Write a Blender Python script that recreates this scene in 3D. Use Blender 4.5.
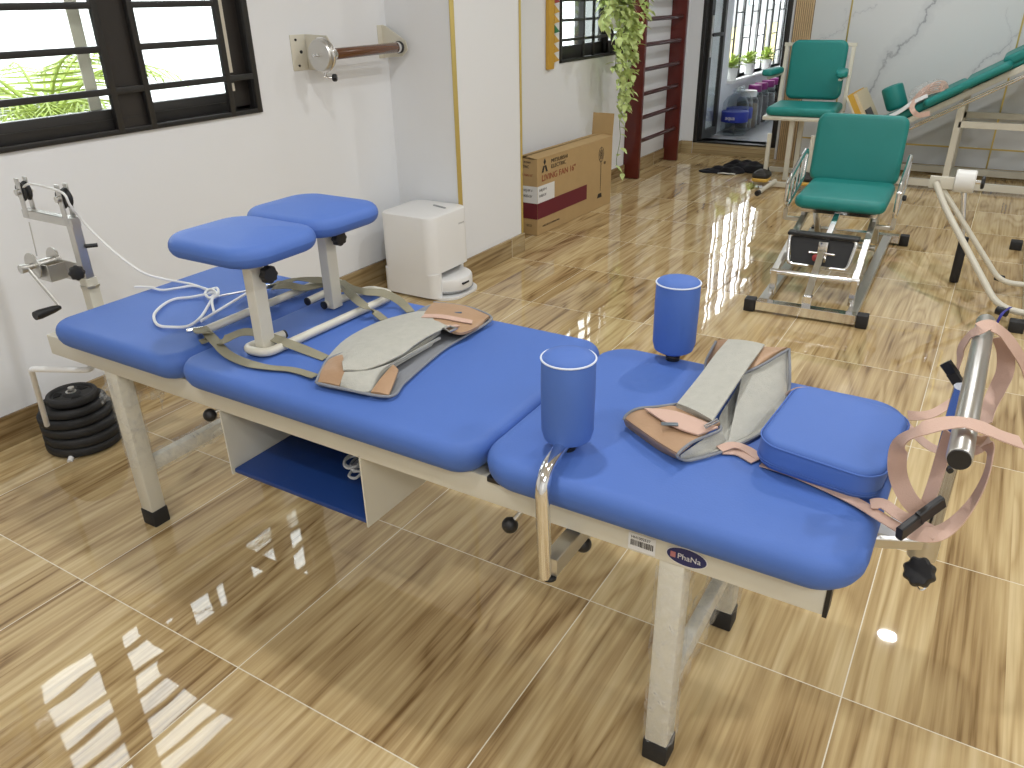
import bpy, bmesh, math, random
from mathutils import Vector, Matrix, Euler
V3 = Vector
random.seed(7)
S = bpy.context.scene
COL = S.collection
for o in list(bpy.data.objects): bpy.data.objects.remove(o)

# ---------------------------------------------------------------- camera
cam_d = bpy.data.cameras.new('camera'); cam = bpy.data.objects.new('camera', cam_d); COL.objects.link(cam)
S.camera = cam
cam_d.sensor_width = 36; cam_d.lens = 777/1024*36; cam_d.clip_start = .02; cam_d.clip_end = 200
YAW, PIT, ROL = math.radians(31.58), math.radians(26.32), math.radians(-1.146)
fw = V3((math.cos(YAW)*math.cos(PIT), math.sin(YAW)*math.cos(PIT), -math.sin(PIT)))
rt = fw.cross(V3((0,0,1))).normalized(); up = rt.cross(fw)
r2 = rt*math.cos(ROL)+up*math.sin(ROL); u2 = -rt*math.sin(ROL)+up*math.cos(ROL)
cm = Matrix((r2, u2, -fw)).transposed().to_4x4(); cm.translation = V3((0,0,1.36))
cam.matrix_world = cm

# ---------------------------------------------------------------- world, lights, exposure
S.view_settings.view_transform = 'Standard'; S.view_settings.look = 'None'
S.view_settings.gamma = 1; S.view_settings.use_curve_mapping = False
S.view_settings.exposure = 0.06
W = bpy.data.worlds.new('world'); S.world = W; W.use_nodes = True
nt = W.node_tree; nt.nodes.clear()
wo = nt.nodes.new('ShaderNodeOutputWorld'); bg = nt.nodes.new('ShaderNodeBackground')
bg.inputs[0].default_value = (.93,.97,1,1); bg.inputs[1].default_value = 8.0
nt.links.new(bg.outputs[0], wo.inputs[0])
def area(name, loc, size, power, col=(.97,.985,1), rot=(0,0,0), disk=True):
    d = bpy.data.lights.new(name,'AREA'); d.shape = 'DISK' if disk else 'SQUARE'; d.size = size; d.energy = power; d.color = col
    o = bpy.data.objects.new(name,d); COL.objects.link(o); o.location = loc; o.rotation_euler = rot; return o
CEIL = 2.88
LAMPS = [(5.03,-.08),(1.45,.95),(1.6,-1.3),(3.6,-2.2),(6.2,.9),(-.4,1.0),(-1.2,-1.0),(3.2,.42)]
for i,(x,y) in enumerate(LAMPS):
    area('lamp_light', (x,y,CEIL-.03), .13, 17)
area('soft_fill_light', (-.9,-1.8,CEIL-.02), 1.6, 40, (.97,.985,1))  # added soft fill behind the camera, no fixture belongs to it

# ---------------------------------------------------------------- materials
MATS = {}
def mat(name, col, rough=.5, metal=0, bump=0, bscale=60, var=0, vscale=8, coat=0, trans=0, alpha=1, emit=0, spec=.5, aniso=None):
    if name in MATS: return MATS[name]
    m = bpy.data.materials.new(name); m.use_nodes = True; n = m.node_tree; b = n.nodes['Principled BSDF']
    b.inputs['Base Color'].default_value = (*col,1); b.inputs['Roughness'].default_value = rough; b.inputs['Metallic'].default_value = metal
    b.inputs['Coat Weight'].default_value = coat; b.inputs['Transmission Weight'].default_value = trans; b.inputs['Alpha'].default_value = alpha
    b.inputs['Specular IOR Level'].default_value = spec
    if emit: b.inputs['Emission Color'].default_value = (*col,1); b.inputs['Emission Strength'].default_value = emit
    tc = n.nodes.new('ShaderNodeTexCoord')
    if var:
        no = n.nodes.new('ShaderNodeTexNoise'); no.inputs['Scale'].default_value = vscale; no.inputs['Detail'].default_value = 4
        n.links.new(tc.outputs['Object'], no.inputs['Vector'])
        mx = n.nodes.new('ShaderNodeMix'); mx.data_type = 'RGBA'
        mx.inputs[6].default_value = (*[c*(1-var) for c in col],1); mx.inputs[7].default_value = (*[min(1,c*(1+var)) for c in col],1)
        n.links.new(no.outputs[0], mx.inputs[0]); n.links.new(mx.outputs[2], b.inputs['Base Color'])
    if bump:
        no = n.nodes.new('ShaderNodeTexNoise'); no.inputs['Scale'].default_value = bscale; no.inputs['Detail'].default_value = 3
        n.links.new(tc.outputs['Object'], no.inputs['Vector'])
        bp = n.nodes.new('ShaderNodeBump'); bp.inputs['Strength'].default_value = bump; bp.inputs['Distance'].default_value = .003
        n.links.new(no.outputs[0], bp.inputs['Height']); n.links.new(bp.outputs[0], b.inputs['Normal'])
    MATS[name] = m; return m
BLUE = mat('blue_vinyl', (.068,.152,.47), .62, bump=.10, bscale=260, var=.06, vscale=5)
NAVY = mat('navy_board', (.010,.045,.20), .5, bump=.1, bscale=200)
TEAL = mat('teal_vinyl', (.008,.215,.195), .5, bump=.12, bscale=180, var=.08, vscale=6)
CREAM = mat('cream_paint', (.66,.63,.53), .38, var=.03)
WHITEM = mat('white_plastic', (.80,.80,.79), .3)
BLACK = mat('black_plastic', (.012,.012,.013), .45)
RUBBER = mat('black_rubber', (.015,.015,.016), .62, bump=.3, bscale=90)
CHROME = mat('chrome', (.80,.80,.80), .13, 1)
DCHROME = mat('dark_chrome', (.42,.44,.50), .12, 1)
STEEL = mat('brushed_steel', (.62,.61,.58), .33, 1, bump=.05, bscale=300)
PAINTW = mat('wall_paint', (.805,.82,.84), .6, bump=.04, bscale=120)
CEILM = mat('ceiling_paint', (.82,.82,.81), .7)
GOLD = mat('gold_strip', (.60,.48,.17), .28, 1)
ALU = mat('black_aluminium', (.022,.021,.020), .42, var=.2, vscale=3)
CARD = mat('cardboard', (.46,.31,.14), .75, bump=.1, bscale=60, var=.06, vscale=14)
MAROON = mat('maroon_print', (.14,.012,.022), .6)
PRINT = mat('dark_print', (.03,.025,.02), .6)
PRINTR = mat('red_print', (.30,.06,.03), .6)
PAPER = mat('white_paper', (.75,.75,.74), .6)
REDW = mat('mahogany_paint', (.11,.014,.010), .3, var=.25, vscale=12)
REDD = mat('mahogany_rung', (.055,.010,.008), .35)
TAN = mat('tan_leather', (.40,.25,.145), .45, bump=.25, bscale=140, var=.1, vscale=20)
PINK = mat('pink_webbing', (.58,.395,.315), .75, bump=.3, bscale=500)
CANVAS = mat('grey_canvas', (.44,.435,.385), .85, bump=.5, bscale=420, var=.12, vscale=60)
PIPING = mat('grey_piping', (.22,.23,.25), .7)
OLIVE = mat('olive_webbing', (.27,.25,.17), .75, bump=.4, bscale=400, var=.1, vscale=40)
ROPE = mat('white_rope', (.82,.82,.80), .7, bump=.4, bscale=500)
YELLOW = mat('yellow_wood', (.62,.36,.05), .5, var=.12, vscale=10)
BROWNG = mat('brown_resin', (.12,.045,.015), .22, coat=.5)
LEAF = mat('pothos_leaf', (.22,.42,.06), .5, var=.45, vscale=18)
LEAFY = mat('pale_leaf', (.46,.58,.14), .5, var=.35, vscale=22)
PALM = mat('palm_leaf', (.19,.25,.02), .6, var=.3, vscale=3)
SOIL = mat('soil', (.05,.03,.02), .9)
PURPLE = mat('purple_cap', (.22,.012,.16), .4)
SCRAP = mat('dark_syrup', (.035,.018,.012), .25, coat=.6)
LBLUE = mat('blue_label', (.02,.04,.36), .5)
SOCK = mat('black_cloth', (.006,.006,.010), .9, bump=.5, bscale=90)
ROLLER = mat('white_drum', (.78,.78,.75), .35)
LOGO = mat('logo_navy', (.012,.016,.11), .3)
PALEBLUE = mat('blue_pipe_sheen', (.10,.16,.36), .3)
OCHRE = mat('ochre_plate', (.62,.38,.07), .45)
RED = mat('red_knob', (.35,.04,.04), .4)
EXTW = mat('white_render', (.85,.86,.86), .8)
EXTG = mat('garden_ground', (.08,.09,.05), .9, var=.3, vscale=2)
GREENP = mat('green_spot', (.02,.16,.06), .5)
VASE = mat('white_pot', (.82,.82,.80), .4)

def glassmat(name, col, alpha, rough=.02):
    m = bpy.data.materials.new(name); m.use_nodes = True; n = m.node_tree; n.nodes.clear()
    out = n.nodes.new('ShaderNodeOutputMaterial'); mx = n.nodes.new('ShaderNodeMixShader'); t = n.nodes.new('ShaderNodeBsdfTransparent'); g = n.nodes.new('ShaderNodeBsdfGlossy')
    lw = n.nodes.new('ShaderNodeLayerWeight'); pw = n.nodes.new('ShaderNodeMath'); pw.operation='POWER'; pw.inputs[1].default_value = 4.0; n.links.new(lw.outputs['Facing'],pw.inputs[0])
    fr = n.nodes.new('ShaderNodeMath'); fr.operation='MULTIPLY_ADD'; fr.inputs[1].default_value=.9; fr.inputs[2].default_value=.035; n.links.new(pw.outputs[0],fr.inputs[0])
    t.inputs[0].default_value = (*col,1); g.inputs[0].default_value = (1,1,1,1); g.inputs[1].default_value = rough
    ad = n.nodes.new('ShaderNodeMath'); ad.operation = 'ADD'; ad.inputs[1].default_value = alpha
    n.links.new(fr.outputs[0], ad.inputs[0]); n.links.new(ad.outputs[0], mx.inputs[0]); n.links.new(t.outputs[0], mx.inputs[1]); n.links.new(g.outputs[0], mx.inputs[2]); n.links.new(mx.outputs[0], out.inputs[0])
    return m
GLASS = glassmat('window_glass', (.95,.97,.96), .0)
CLEARP = glassmat('clear_bottle_plastic', (.86,.89,.90), -.01, .05)
WRAP = bpy.data.materials.new('plastic_wrap'); WRAP.use_nodes = True
def _wrap():
    n = WRAP.node_tree; n.nodes.clear()
    out = n.nodes.new('ShaderNodeOutputMaterial'); mx = n.nodes.new('ShaderNodeMixShader'); t = n.nodes.new('ShaderNodeBsdfTransparent'); g = n.nodes.new('ShaderNodeBsdfPrincipled')
    g.inputs['Base Color'].default_value = (.8,.8,.78,1); g.inputs['Roughness'].default_value = .15
    tc = n.nodes.new('ShaderNodeTexCoord'); no = n.nodes.new('ShaderNodeTexNoise'); no.inputs['Scale'].default_value = 26; no.inputs['Detail'].default_value = 4; no.inputs['Distortion'].default_value = 1.2
    bp = n.nodes.new('ShaderNodeBump'); bp.inputs['Strength'].default_value = 1; bp.inputs['Distance'].default_value = .01
    rp = n.nodes.new('ShaderNodeMapRange'); rp.inputs[1].default_value = .4; rp.inputs[2].default_value = .75; rp.inputs[3].default_value = .02; rp.inputs[4].default_value = .38
    n.links.new(tc.outputs['Object'], no.inputs['Vector']); n.links.new(no.outputs[0], bp.inputs['Height']); n.links.new(bp.outputs[0], g.inputs['Normal'])
    n.links.new(no.outputs[0], rp.inputs[0]); n.links.new(rp.outputs[0], mx.inputs[0]); n.links.new(t.outputs[0], mx.inputs[1]); n.links.new(g.outputs[0], mx.inputs[2]); n.links.new(mx.outputs[0], out.inputs[0])
_wrap()

def N(n, t, **k):
    x = n.nodes.new(t)
    for a,b in k.items(): setattr(x,a,b)
    return x
def mathn(n, op, a, b=None):
    x = N(n,'ShaderNodeMath',operation=op)
    for i,v in enumerate((a,b)):
        if v is None: continue
        if isinstance(v,(int,float)): x.inputs[i].default_value = v
        else: n.links.new(v, x.inputs[i])
    return x.outputs[0]
def ramp(n, fac, stops):
    r = N(n,'ShaderNodeValToRGB'); e = r.color_ramp.elements
    while len(e)<len(stops): e.new(.5)
    for k,(p,c) in enumerate(stops): e[k].position = p; e[k].color = (*c,1)
    n.links.new(fac, r.inputs[0]); return r.outputs[0]
def wood_tile(name, x0=.7835, y0=1.833, s=.6, rough=.025, grout=True, vertical=False, gain=1.0):
    m = bpy.data.materials.new(name); m.use_nodes = True; n = m.node_tree; b = n.nodes['Principled BSDF']
    tc = N(n,'ShaderNodeTexCoord'); sp = N(n,'ShaderNodeSeparateXYZ'); n.links.new(tc.outputs['Object'], sp.inputs[0])
    X,Y,Z = sp.outputs
    if vertical: Y = Z
    fx = mathn(n,'DIVIDE',mathn(n,'SUBTRACT',X,x0),s); fy = mathn(n,'DIVIDE',mathn(n,'SUBTRACT',Y,y0),s)
    ix = mathn(n,'FLOOR',fx); iy4 = mathn(n,'FLOOR',mathn(n,'MULTIPLY',fy,4)); 
    # one random value for each plank strip printed on a tile
    cb = N(n,'ShaderNodeCombineXYZ'); n.links.new(ix,cb.inputs[0]); n.links.new(iy4,cb.inputs[1])
    wn = N(n,'ShaderNodeTexWhiteNoise'); wn.noise_dimensions = '3D'; n.links.new(cb.outputs[0], wn.inputs['Vector'])
    off = mathn(n,'MULTIPLY',wn.outputs['Value'],37.0)
    # grain, stretched along x
    c2 = N(n,'ShaderNodeCombineXYZ'); n.links.new(mathn(n,'ADD',mathn(n,'MULTIPLY',X,.85),off),c2.inputs[0]); n.links.new(mathn(n,'MULTIPLY',Y,5.5),c2.inputs[1]); n.links.new(off,c2.inputs[2])
    no = N(n,'ShaderNodeTexNoise'); no.inputs['Scale'].default_value = 1.15; no.inputs['Detail'].default_value = 1.5; no.inputs['Distortion'].default_value = .55; n.links.new(c2.outputs[0], no.inputs['Vector'])
    rings = mathn(n,'SINE',mathn(n,'MULTIPLY',no.outputs[0],42.0))
    rings = mathn(n,'ADD',mathn(n,'MULTIPLY',rings,.5),.5)
    c3 = N(n,'ShaderNodeCombineXYZ'); n.links.new(mathn(n,'ADD',mathn(n,'MULTIPLY',X,2.2),off),c3.inputs[0]); n.links.new(mathn(n,'MULTIPLY',Y,75.0),c3.inputs[1])
    nf = N(n,'ShaderNodeTexNoise'); nf.inputs['Scale'].default_value = 1.0; nf.inputs['Detail'].default_value = 4; n.links.new(c3.outputs[0], nf.inputs['Vector'])
    g = mathn(n,'ADD', mathn(n,'MULTIPLY',mathn(n,'POWER',rings,.6),.17), mathn(n,'MULTIPLY',nf.outputs[0],.62))
    g = mathn(n,'ADD', g, mathn(n,'MULTIPLY',no.outputs[0],.36))
    g = mathn(n,'ADD', g, mathn(n,'MULTIPLY',wn.outputs['Value'],.20))
    G = gain
    col = ramp(n, g, [(.42,(.19*G,.110*G,.043*G)),(.54,(.37*G,.250*G,.116*G)),(.70,(.52*G,.380*G,.190*G)),(.90,(.67*G,.53*G,.30*G))])
    if grout:
        def edge(f, w):
            fr = mathn(n,'FRACT',mathn(n,'ADD',f,w)); return mathn(n,'LESS_THAN',fr,2*w)
        w = .0022
        e = mathn(n,'MAXIMUM',edge(fx,w),edge(fy,w)) if not vertical else edge(fx,w)
        mx = N(n,'ShaderNodeMix',data_type='RGBA'); n.links.new(e,mx.inputs[0]); n.links.new(col,mx.inputs[6]); mx.inputs[7].default_value = (.72,.66,.52,1); col = mx.outputs[2]
        mr = mathn(n,'ADD',mathn(n,'MULTIPLY',e,.4),rough); n.links.new(mr,b.inputs['Roughness'])
    else: b.inputs['Roughness'].default_value = rough
    n.links.new(col, b.inputs['Base Color'])
    b.inputs['IOR'].default_value = 1.55
    # very slight waviness of the polished glaze
    nb = N(n,'ShaderNodeTexNoise'); nb.inputs['Scale'].default_value = 4.5; nb.inputs['Detail'].default_value = 1; n.links.new(tc.outputs['Object'], nb.inputs['Vector'])
    bp = N(n,'ShaderNodeBump'); bp.inputs['Strength'].default_value = .10; bp.inputs['Distance'].default_value = .011; n.links.new(nb.outputs[0],bp.inputs['Height']); n.links.new(bp.outputs[0], b.inputs['Normal'])
    return m
FLOORM = wood_tile('wood_look_tile')
BASEM = wood_tile('skirting_tile', rough=.2, vertical=True, gain=.72)
def marble():
    m = bpy.data.materials.new('marble_panel'); m.use_nodes = True; n = m.node_tree; b = n.nodes['Principled BSDF']
    tc = N(n,'ShaderNodeTexCoord'); sp = N(n,'ShaderNodeSeparateXYZ'); n.links.new(tc.outputs['Object'], sp.inputs[0])
    no = N(n,'ShaderNodeTexNoise'); no.inputs['Scale'].default_value = 3.0; no.inputs['Detail'].default_value = 6; no.inputs['Roughness'].default_value = .62; n.links.new(tc.outputs['Object'], no.inputs[0])
    n2 = N(n,'ShaderNodeTexNoise'); n2.inputs['Scale'].default_value = 5.0; n.links.new(tc.outputs['Object'], n2.inputs[0])
    wob = mathn(n,'MULTIPLY',mathn(n,'SUBTRACT',no.outputs[0],.5),.34); dist = None
    # long diagonal veins: (y0,z0)-(y1,z1), half width, strength
    for (ya,za,yb,zb,w,k) in ((1.06,.62,.62,1.36,.018,1),(.62,.42,.02,1.06,.009,.8),(1.50,.96,1.10,1.30,.005,.5),(.16,1.22,.06,.85,.006,.45),(-.3,.3,-1.3,1.5,.014,.9),(-1.6,.5,-2.3,1.7,.012,.8),(.9,.10,.55,.45,.006,.5),(1.22,.45,1.30,1.25,.003,.35),(1.2,1.6,.5,2.5,.012,.8)):
        L=math.hypot(yb-ya,zb-za); uy,uz=(yb-ya)/L,(zb-za)/L
        dy=mathn(n,'SUBTRACT',sp.outputs[1],ya); dz=mathn(n,'SUBTRACT',sp.outputs[2],za)
        al=mathn(n,'ADD',mathn(n,'MULTIPLY',dy,uy),mathn(n,'MULTIPLY',dz,uz)); pe=mathn(n,'SUBTRACT',mathn(n,'MULTIPLY',dz,uy),mathn(n,'MULTIPLY',dy,uz))
        d=mathn(n,'ABSOLUTE',mathn(n,'ADD',pe,wob)); v=mathn(n,'MAXIMUM',mathn(n,'SUBTRACT',1.0,mathn(n,'DIVIDE',d,w)),0.0)
        soft=mathn(n,'MULTIPLY',mathn(n,'MAXIMUM',mathn(n,'SUBTRACT',1.0,mathn(n,'DIVIDE',d,w*4)),0.0),.28); v=mathn(n,'MAXIMUM',v,soft)
        ins=mathn(n,'MULTIPLY',mathn(n,'GREATER_THAN',al,-.02),mathn(n,'LESS_THAN',al,L)); v=mathn(n,'MULTIPLY',mathn(n,'MULTIPLY',v,ins),k)
        dist = v if dist is None else mathn(n,'MAXIMUM',dist,v)
    dist=mathn(n,'MULTIPLY',dist,mathn(n,'ADD',mathn(n,'MULTIPLY',n2.outputs[0],1.2),.2))
    vein = ramp(n, dist, [(0,(.70,.72,.73)),(.25,(.60,.62,.64)),(1,(.30,.32,.35))])
    n.links.new(vein,b.inputs['Base Color']); b.inputs['Roughness'].default_value = .22
    return m
MARBLE = marble()
def slatwood():
    m = mat('slat_wood', (.68,.50,.29), .45, var=.15, vscale=6); return m
SLAT = slatwood()

# ---------------------------------------------------------------- mesh builder
def frame_of(d):
    d = d.normalized(); a = V3((0,0,1)) if abs(d.z)<.9 else V3((1,0,0))
    s = a.cross(d).normalized(); return s, d.cross(s)
def catmull(P, n=6, closed=False):
    P = [V3(p) for p in P]; out = []; L = len(P)
    for i in range(L if closed else L-1):
        if closed: a,b,c,d = P[(i-1)%L],P[i],P[(i+1)%L],P[(i+2)%L]
        else: a,b,c,d = P[max(i-1,0)],P[i],P[i+1],P[min(i+2,L-1)]
        for k in range(n):
            t = k/n; out.append(.5*((2*b)+(c-a)*t+(2*a-5*b+4*c-d)*t*t+(3*b-a-3*c+d)*t**3))
    if not closed: out.append(P[-1])
    return out
def fillet(P, r, n=5):
    P = [V3(p) for p in P]; out = [P[0]]
    for i in range(1,len(P)-1):
        a,b,c = P[i-1],P[i],P[i+1]; u=(a-b); v=(c-b); q=min(r,u.length*.49,v.length*.49)
        s=b+u.normalized()*q; e=b+v.normalized()*q
        for k in range(n+1):
            t=k/n; out.append((1-t)**2*s+2*t*(1-t)*b+t*t*e)
    out.append(P[-1]); return out
class M:
    def __init__(s): s.bm = bmesh.new()
    def _faces(s, rings, close=True, cap0=True, cap1=True):
        bm = s.bm; R = [[bm.verts.new(p) for p in r] for r in rings]; n = len(R[0])
        for a,b in zip(R[:-1],R[1:]):
            for i in range(n if close else n-1):
                j=(i+1)%n; bm.faces.new((a[i],a[j],b[j],b[i]))
        if cap0: bm.faces.new(R[0][::-1])
        if cap1: bm.faces.new(R[-1])
        return s
    def box(s, lo, hi, bev=0, rz=0, piv=None, mtx=None):
        lo,hi=V3(lo),V3(hi); c=(lo+hi)/2; d=hi-lo
        r = bmesh.ops.create_cube(s.bm,size=1); vs=r['verts']
        for v in vs: v.co = V3((v.co.x*d.x,v.co.y*d.y,v.co.z*d.z))
        if bev:
            es=list({e for v in vs for e in v.link_edges}); q=bmesh.ops.bevel(s.bm,geom=es,offset=min(bev,min(d)*.45),segments=2,affect='EDGES',profile=.5); vs=[v for v in q['verts']]
            vs=list({v for f in q['faces'] for v in f.verts}|set(vs))
        for v in vs:
            v.co += c
            if rz:
                p=V3(piv) if piv else c; v.co = Matrix.Rotation(rz,3,'Z')@(v.co-p)+p
            if mtx: v.co = mtx@v.co
        return s
    def bar(s, p0, p1, w, h, side=None, bev=.0015):
        p0,p1=V3(p0),V3(p1); d=(p1-p0).normalized()
        if side is None: a,b=frame_of(d)
        else: a=(V3(side)-d*V3(side).dot(d)).normalized(); b=d.cross(a)
        w/=2;h/=2;e=min(bev,w*.5,h*.5)
        prof=[(w-e,-h),(w,-h+e),(w,h-e),(w-e,h),(-w+e,h),(-w,h-e),(-w,-h+e),(-w+e,-h)]
        return s._faces([[p+a*x+b*y for x,y in prof] for p in (p0,p1)])
    def cyl(s, p0, p1, r, r1=None, seg=24, bev=0):
        p0,p1=V3(p0),V3(p1); r1=r if r1 is None else r1; a,b=frame_of(p1-p0); d=(p1-p0).normalized()
        st=[(p0,r),(p1,r1)] if not bev else [(p0,r-bev),(p0+d*bev*.3,r-bev*.3),(p0+d*bev,r),(p1-d*bev,r1),(p1-d*bev*.3,r1-bev*.3),(p1,r1-bev)]
        return s._faces([[p+a*q*math.cos(t)+b*q*math.sin(t) for t in [2*math.pi*k/seg for k in range(seg)]] for p,q in st])
    def tube(s, P, r, seg=12, closed=False, cap=True):
        P=[V3(p) for p in P]; n=len(P); rings=[]; a=None
        for i in range(n):
            if closed: d=P[(i+1)%n]-P[i-1]
            else: d=P[min(i+1,n-1)]-P[max(i-1,0)]
            d.normalize()
            if a is None: a,_=frame_of(d)
            a=(a-d*a.dot(d)).normalized(); b=d.cross(a)
            rr=r[i] if isinstance(r,(list,tuple)) else r
            rings.append([P[i]+a*rr*math.cos(t)+b*rr*math.sin(t) for t in [2*math.pi*k/seg for k in range(seg)]])
        if closed:
            rings.append(rings[0]); s._faces(rings,cap0=False,cap1=False); bmesh.ops.remove_doubles(s.bm,verts=s.bm.verts[:],dist=1e-6); return s
        return s._faces(rings,cap0=cap,cap1=cap)
    def lathe(s, prof, o, axis=(0,0,1), seg=32, lobes=0, la=0):
        o=V3(o); ax=V3(axis).normalized(); a,b=frame_of(ax); rings=[]
        for r,h in prof:
            rings.append([o+ax*h+(a*math.cos(t)+b*math.sin(t))*max(r,1e-4)*(1+(la*math.cos(lobes*t) if lobes else 0)) for t in [2*math.pi*k/seg for k in range(seg)]])
        return s._faces(rings)
    def ball(s, c, r, sc=(1,1,1)):
        q=bmesh.ops.create_uvsphere(s.bm,u_segments=20,v_segments=12,radius=r)
        for v in q['verts']: v.co=V3((v.co.x*sc[0],v.co.y*sc[1],v.co.z*sc[2]))+V3(c)
        return s
    def prism(s, poly, ext, bev=0):
        ext=V3(ext); P=[V3(p) for p in poly]; return s._faces([P,[p+ext for p in P]])
    def pillow(s, c, size, rc, re, dome=0, rz=0, mtx=None, n=8, lower=None, bulge=0):
        cx,cy,z0=c; wx,wy,h=size; hx,hy=wx/2,wy/2; rings=[]; lo=lower if lower is not None else re
        prof=[]
        for k in range(6): t=k/5*math.pi/2; prof.append((lo*(1-math.sin(t)), z0+lo*(1-math.cos(t))))
        for k in range(6): t=k/5*math.pi/2; prof.append((re*(1-math.cos(t)), z0+h-re+re*math.sin(t)))
        mh=min(hx,hy)
        for q in (.12,.3,.5,.7,.85): 
            i=re+(mh-re)*q; prof.append((i,z0+h+dome*(1-(1-q)**2)))
        for ins,z in prof:
            r=max(rc-ins,.004 if ins<mh*.8 else .002); ax,ay=hx-ins,hy-ins; r=min(r,ax,ay); ring=[]
            for q,(sx,sy) in enumerate(((1,1),(-1,1),(-1,-1),(1,-1))):
                for k in range(n+1):
                    t=math.pi/2*(q+k/n); x=sx*(ax-r)+r*math.cos(t); y=sy*(ay-r)+r*math.sin(t)
                    if bulge:
                        x*=1+bulge*(1-(y/hy)**2); y*=1+bulge*(1-(x/hx)**2)
                    v=Matrix.Rotation(rz,3,'Z')@V3((x,y,0)); p=V3((cx+v.x,cy+v.y,z)); ring.append(mtx@p if mtx else p)
            rings.append(ring)
        return s._faces(rings)
    def ribbon(s, P, w, th=.0016, hint=(0,0,1), hints=None, n=6, taper=None):
        P=[V3(p) for p in P]
        H=[V3(h) for h in hints] if hints else [V3(hint)]*len(P)
        C=catmull(P,n); HH=[]
        for i in range(len(P)-1):
            for k in range(n): HH.append(H[i].lerp(H[i+1],k/n))
        HH.append(H[-1]); rings=[]
        for i,p in enumerate(C):
            d=(C[min(i+1,len(C)-1)]-C[max(i-1,0)]).normalized(); sd=d.cross(HH[i]); sd=sd.normalized() if sd.length>1e-4 else frame_of(d)[0]; nn=sd.cross(d)
            rings.append([p+sd*w/2+nn*th/2,p-sd*w/2+nn*th/2,p-sd*w/2-nn*th/2,p+sd*w/2-nn*th/2])
        return s._faces(rings)
    def patch(s, A, B, th=.004, n=5, m=6, bow=0, wav=0):
        A=catmull(A,n); B=catmull(B,n)
        L=min(len(A),len(B)); grid=[]
        for i in range(L):
            row=[]
            for j in range(m+1):
                t=j/m; p=A[i].lerp(B[i],t); p.z+=bow*4*t*(1-t)+wav*math.sin(i*1.3+j*2.1)*math.sin(i*.45+j)
                row.append(p)
            grid.append(row)
        bm=s.bm; T=[[bm.verts.new(p+V3((0,0,th/2))) for p in r] for r in grid]; U=[[bm.verts.new(p-V3((0,0,th/2))) for p in r] for r in grid]
        for i in range(L-1):
            for j in range(m):
                bm.faces.new((T[i][j],T[i+1][j],T[i+1][j+1],T[i][j+1])); bm.faces.new((U[i][j],U[i][j+1],U[i+1][j+1],U[i+1][j]))
        for i in range(L-1):
            bm.faces.new((T[i][0],U[i][0],U[i+1][0],T[i+1][0])); bm.faces.new((T[i][m],T[i+1][m],U[i+1][m],U[i][m]))
        for j in range(m):
            bm.faces.new((T[0][j],T[0][j+1],U[0][j+1],U[0][j])); bm.faces.new((T[-1][j],U[-1][j],U[-1][j+1],T[-1][j+1]))
        return s
    def xf(s, mtx):
        bmesh.ops.transform(s.bm,matrix=mtx,verts=s.bm.verts[:]); return s
def wloc(o):
    v=V3((0,0,0))
    while o: v+=o.location; o=o.parent
    return v
def link(name, mesh, m=None, parent=None):
    o=bpy.data.objects.new(name,mesh); COL.objects.link(o)
    if m: mesh.materials.append(m)
    if parent: o.parent=parent; o.location=-wloc(parent)
    return o
def obj(name, b, m, parent=None, sharp=38, label=None):
    bm=b.bm; bmesh.ops.recalc_face_normals(bm,faces=bm.faces[:])
    ca=math.radians(sharp)
    for f in bm.faces: f.smooth=True
    for e in bm.edges:
        if len(e.link_faces)==2 and e.calc_face_angle(0)>ca: e.smooth=False
    me=bpy.data.meshes.new(name); bm.to_mesh(me); bm.free()
    o=link(name,me,m,parent)
    if label: o['label']=label
    return o
def thing(name, label, cat, loc=(0,0,0), group=None):
    o=bpy.data.objects.new(name,None); COL.objects.link(o); o.location=loc; o.empty_display_size=.05; return tag(o,label,cat,group)
def tag(o, label, cat, group=None, kind=None):
    o['label']=label; o['category']=cat
    if group: o['group']=group
    if kind: o['kind']=kind
    return o
def struct(name, b, m, parent=None, sharp=38):
    o=obj(name,b,m,parent,sharp)
    if not parent: o['kind']='structure'
    return o
def text(name, s, size, loc, rot, m, parent=None, ext=.0006, sx=1):
    c=bpy.data.curves.new(name,'FONT'); c.body=s; c.size=size; c.extrude=ext; c.align_x='LEFT'
    t=bpy.data.objects.new(name,c); COL.objects.link(t); bpy.context.view_layer.update()
    me=bpy.data.meshes.new_from_object(t.evaluated_get(bpy.context.evaluated_depsgraph_get())); bpy.data.objects.remove(t)
    mt=Matrix.Translation(V3(loc))@(rot if isinstance(rot,Matrix) else Euler(rot).to_matrix().to_4x4())@Matrix.Diagonal((sx,1,1,1)); me.transform(mt); me.name=name; me.materials.clear()
    return link(name,me,m,parent)
def dup(root, loc=None, rz=None):
    r=root.copy(); COL.objects.link(r)
    for ch in list(root.children):
        c=ch.copy(); COL.objects.link(c); c.parent=r
        for g in list(ch.children):
            d=g.copy(); COL.objects.link(d); d.parent=c
    if loc is not None: r.location=loc
    if rz is not None: r.rotation_euler=(0,0,rz)
    return r
def knob(c, axis, r, h, name='star_knob', parent=None, m=None):
    b=M().lathe([(r*.5,0),(r*.85,h*.1),(r,h*.25),(r,h*.7),(r*.85,h*.95),(r*.5,h)],c,axis,48,8,.07)
    return obj(name,b,m or BLACK,parent)
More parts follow.
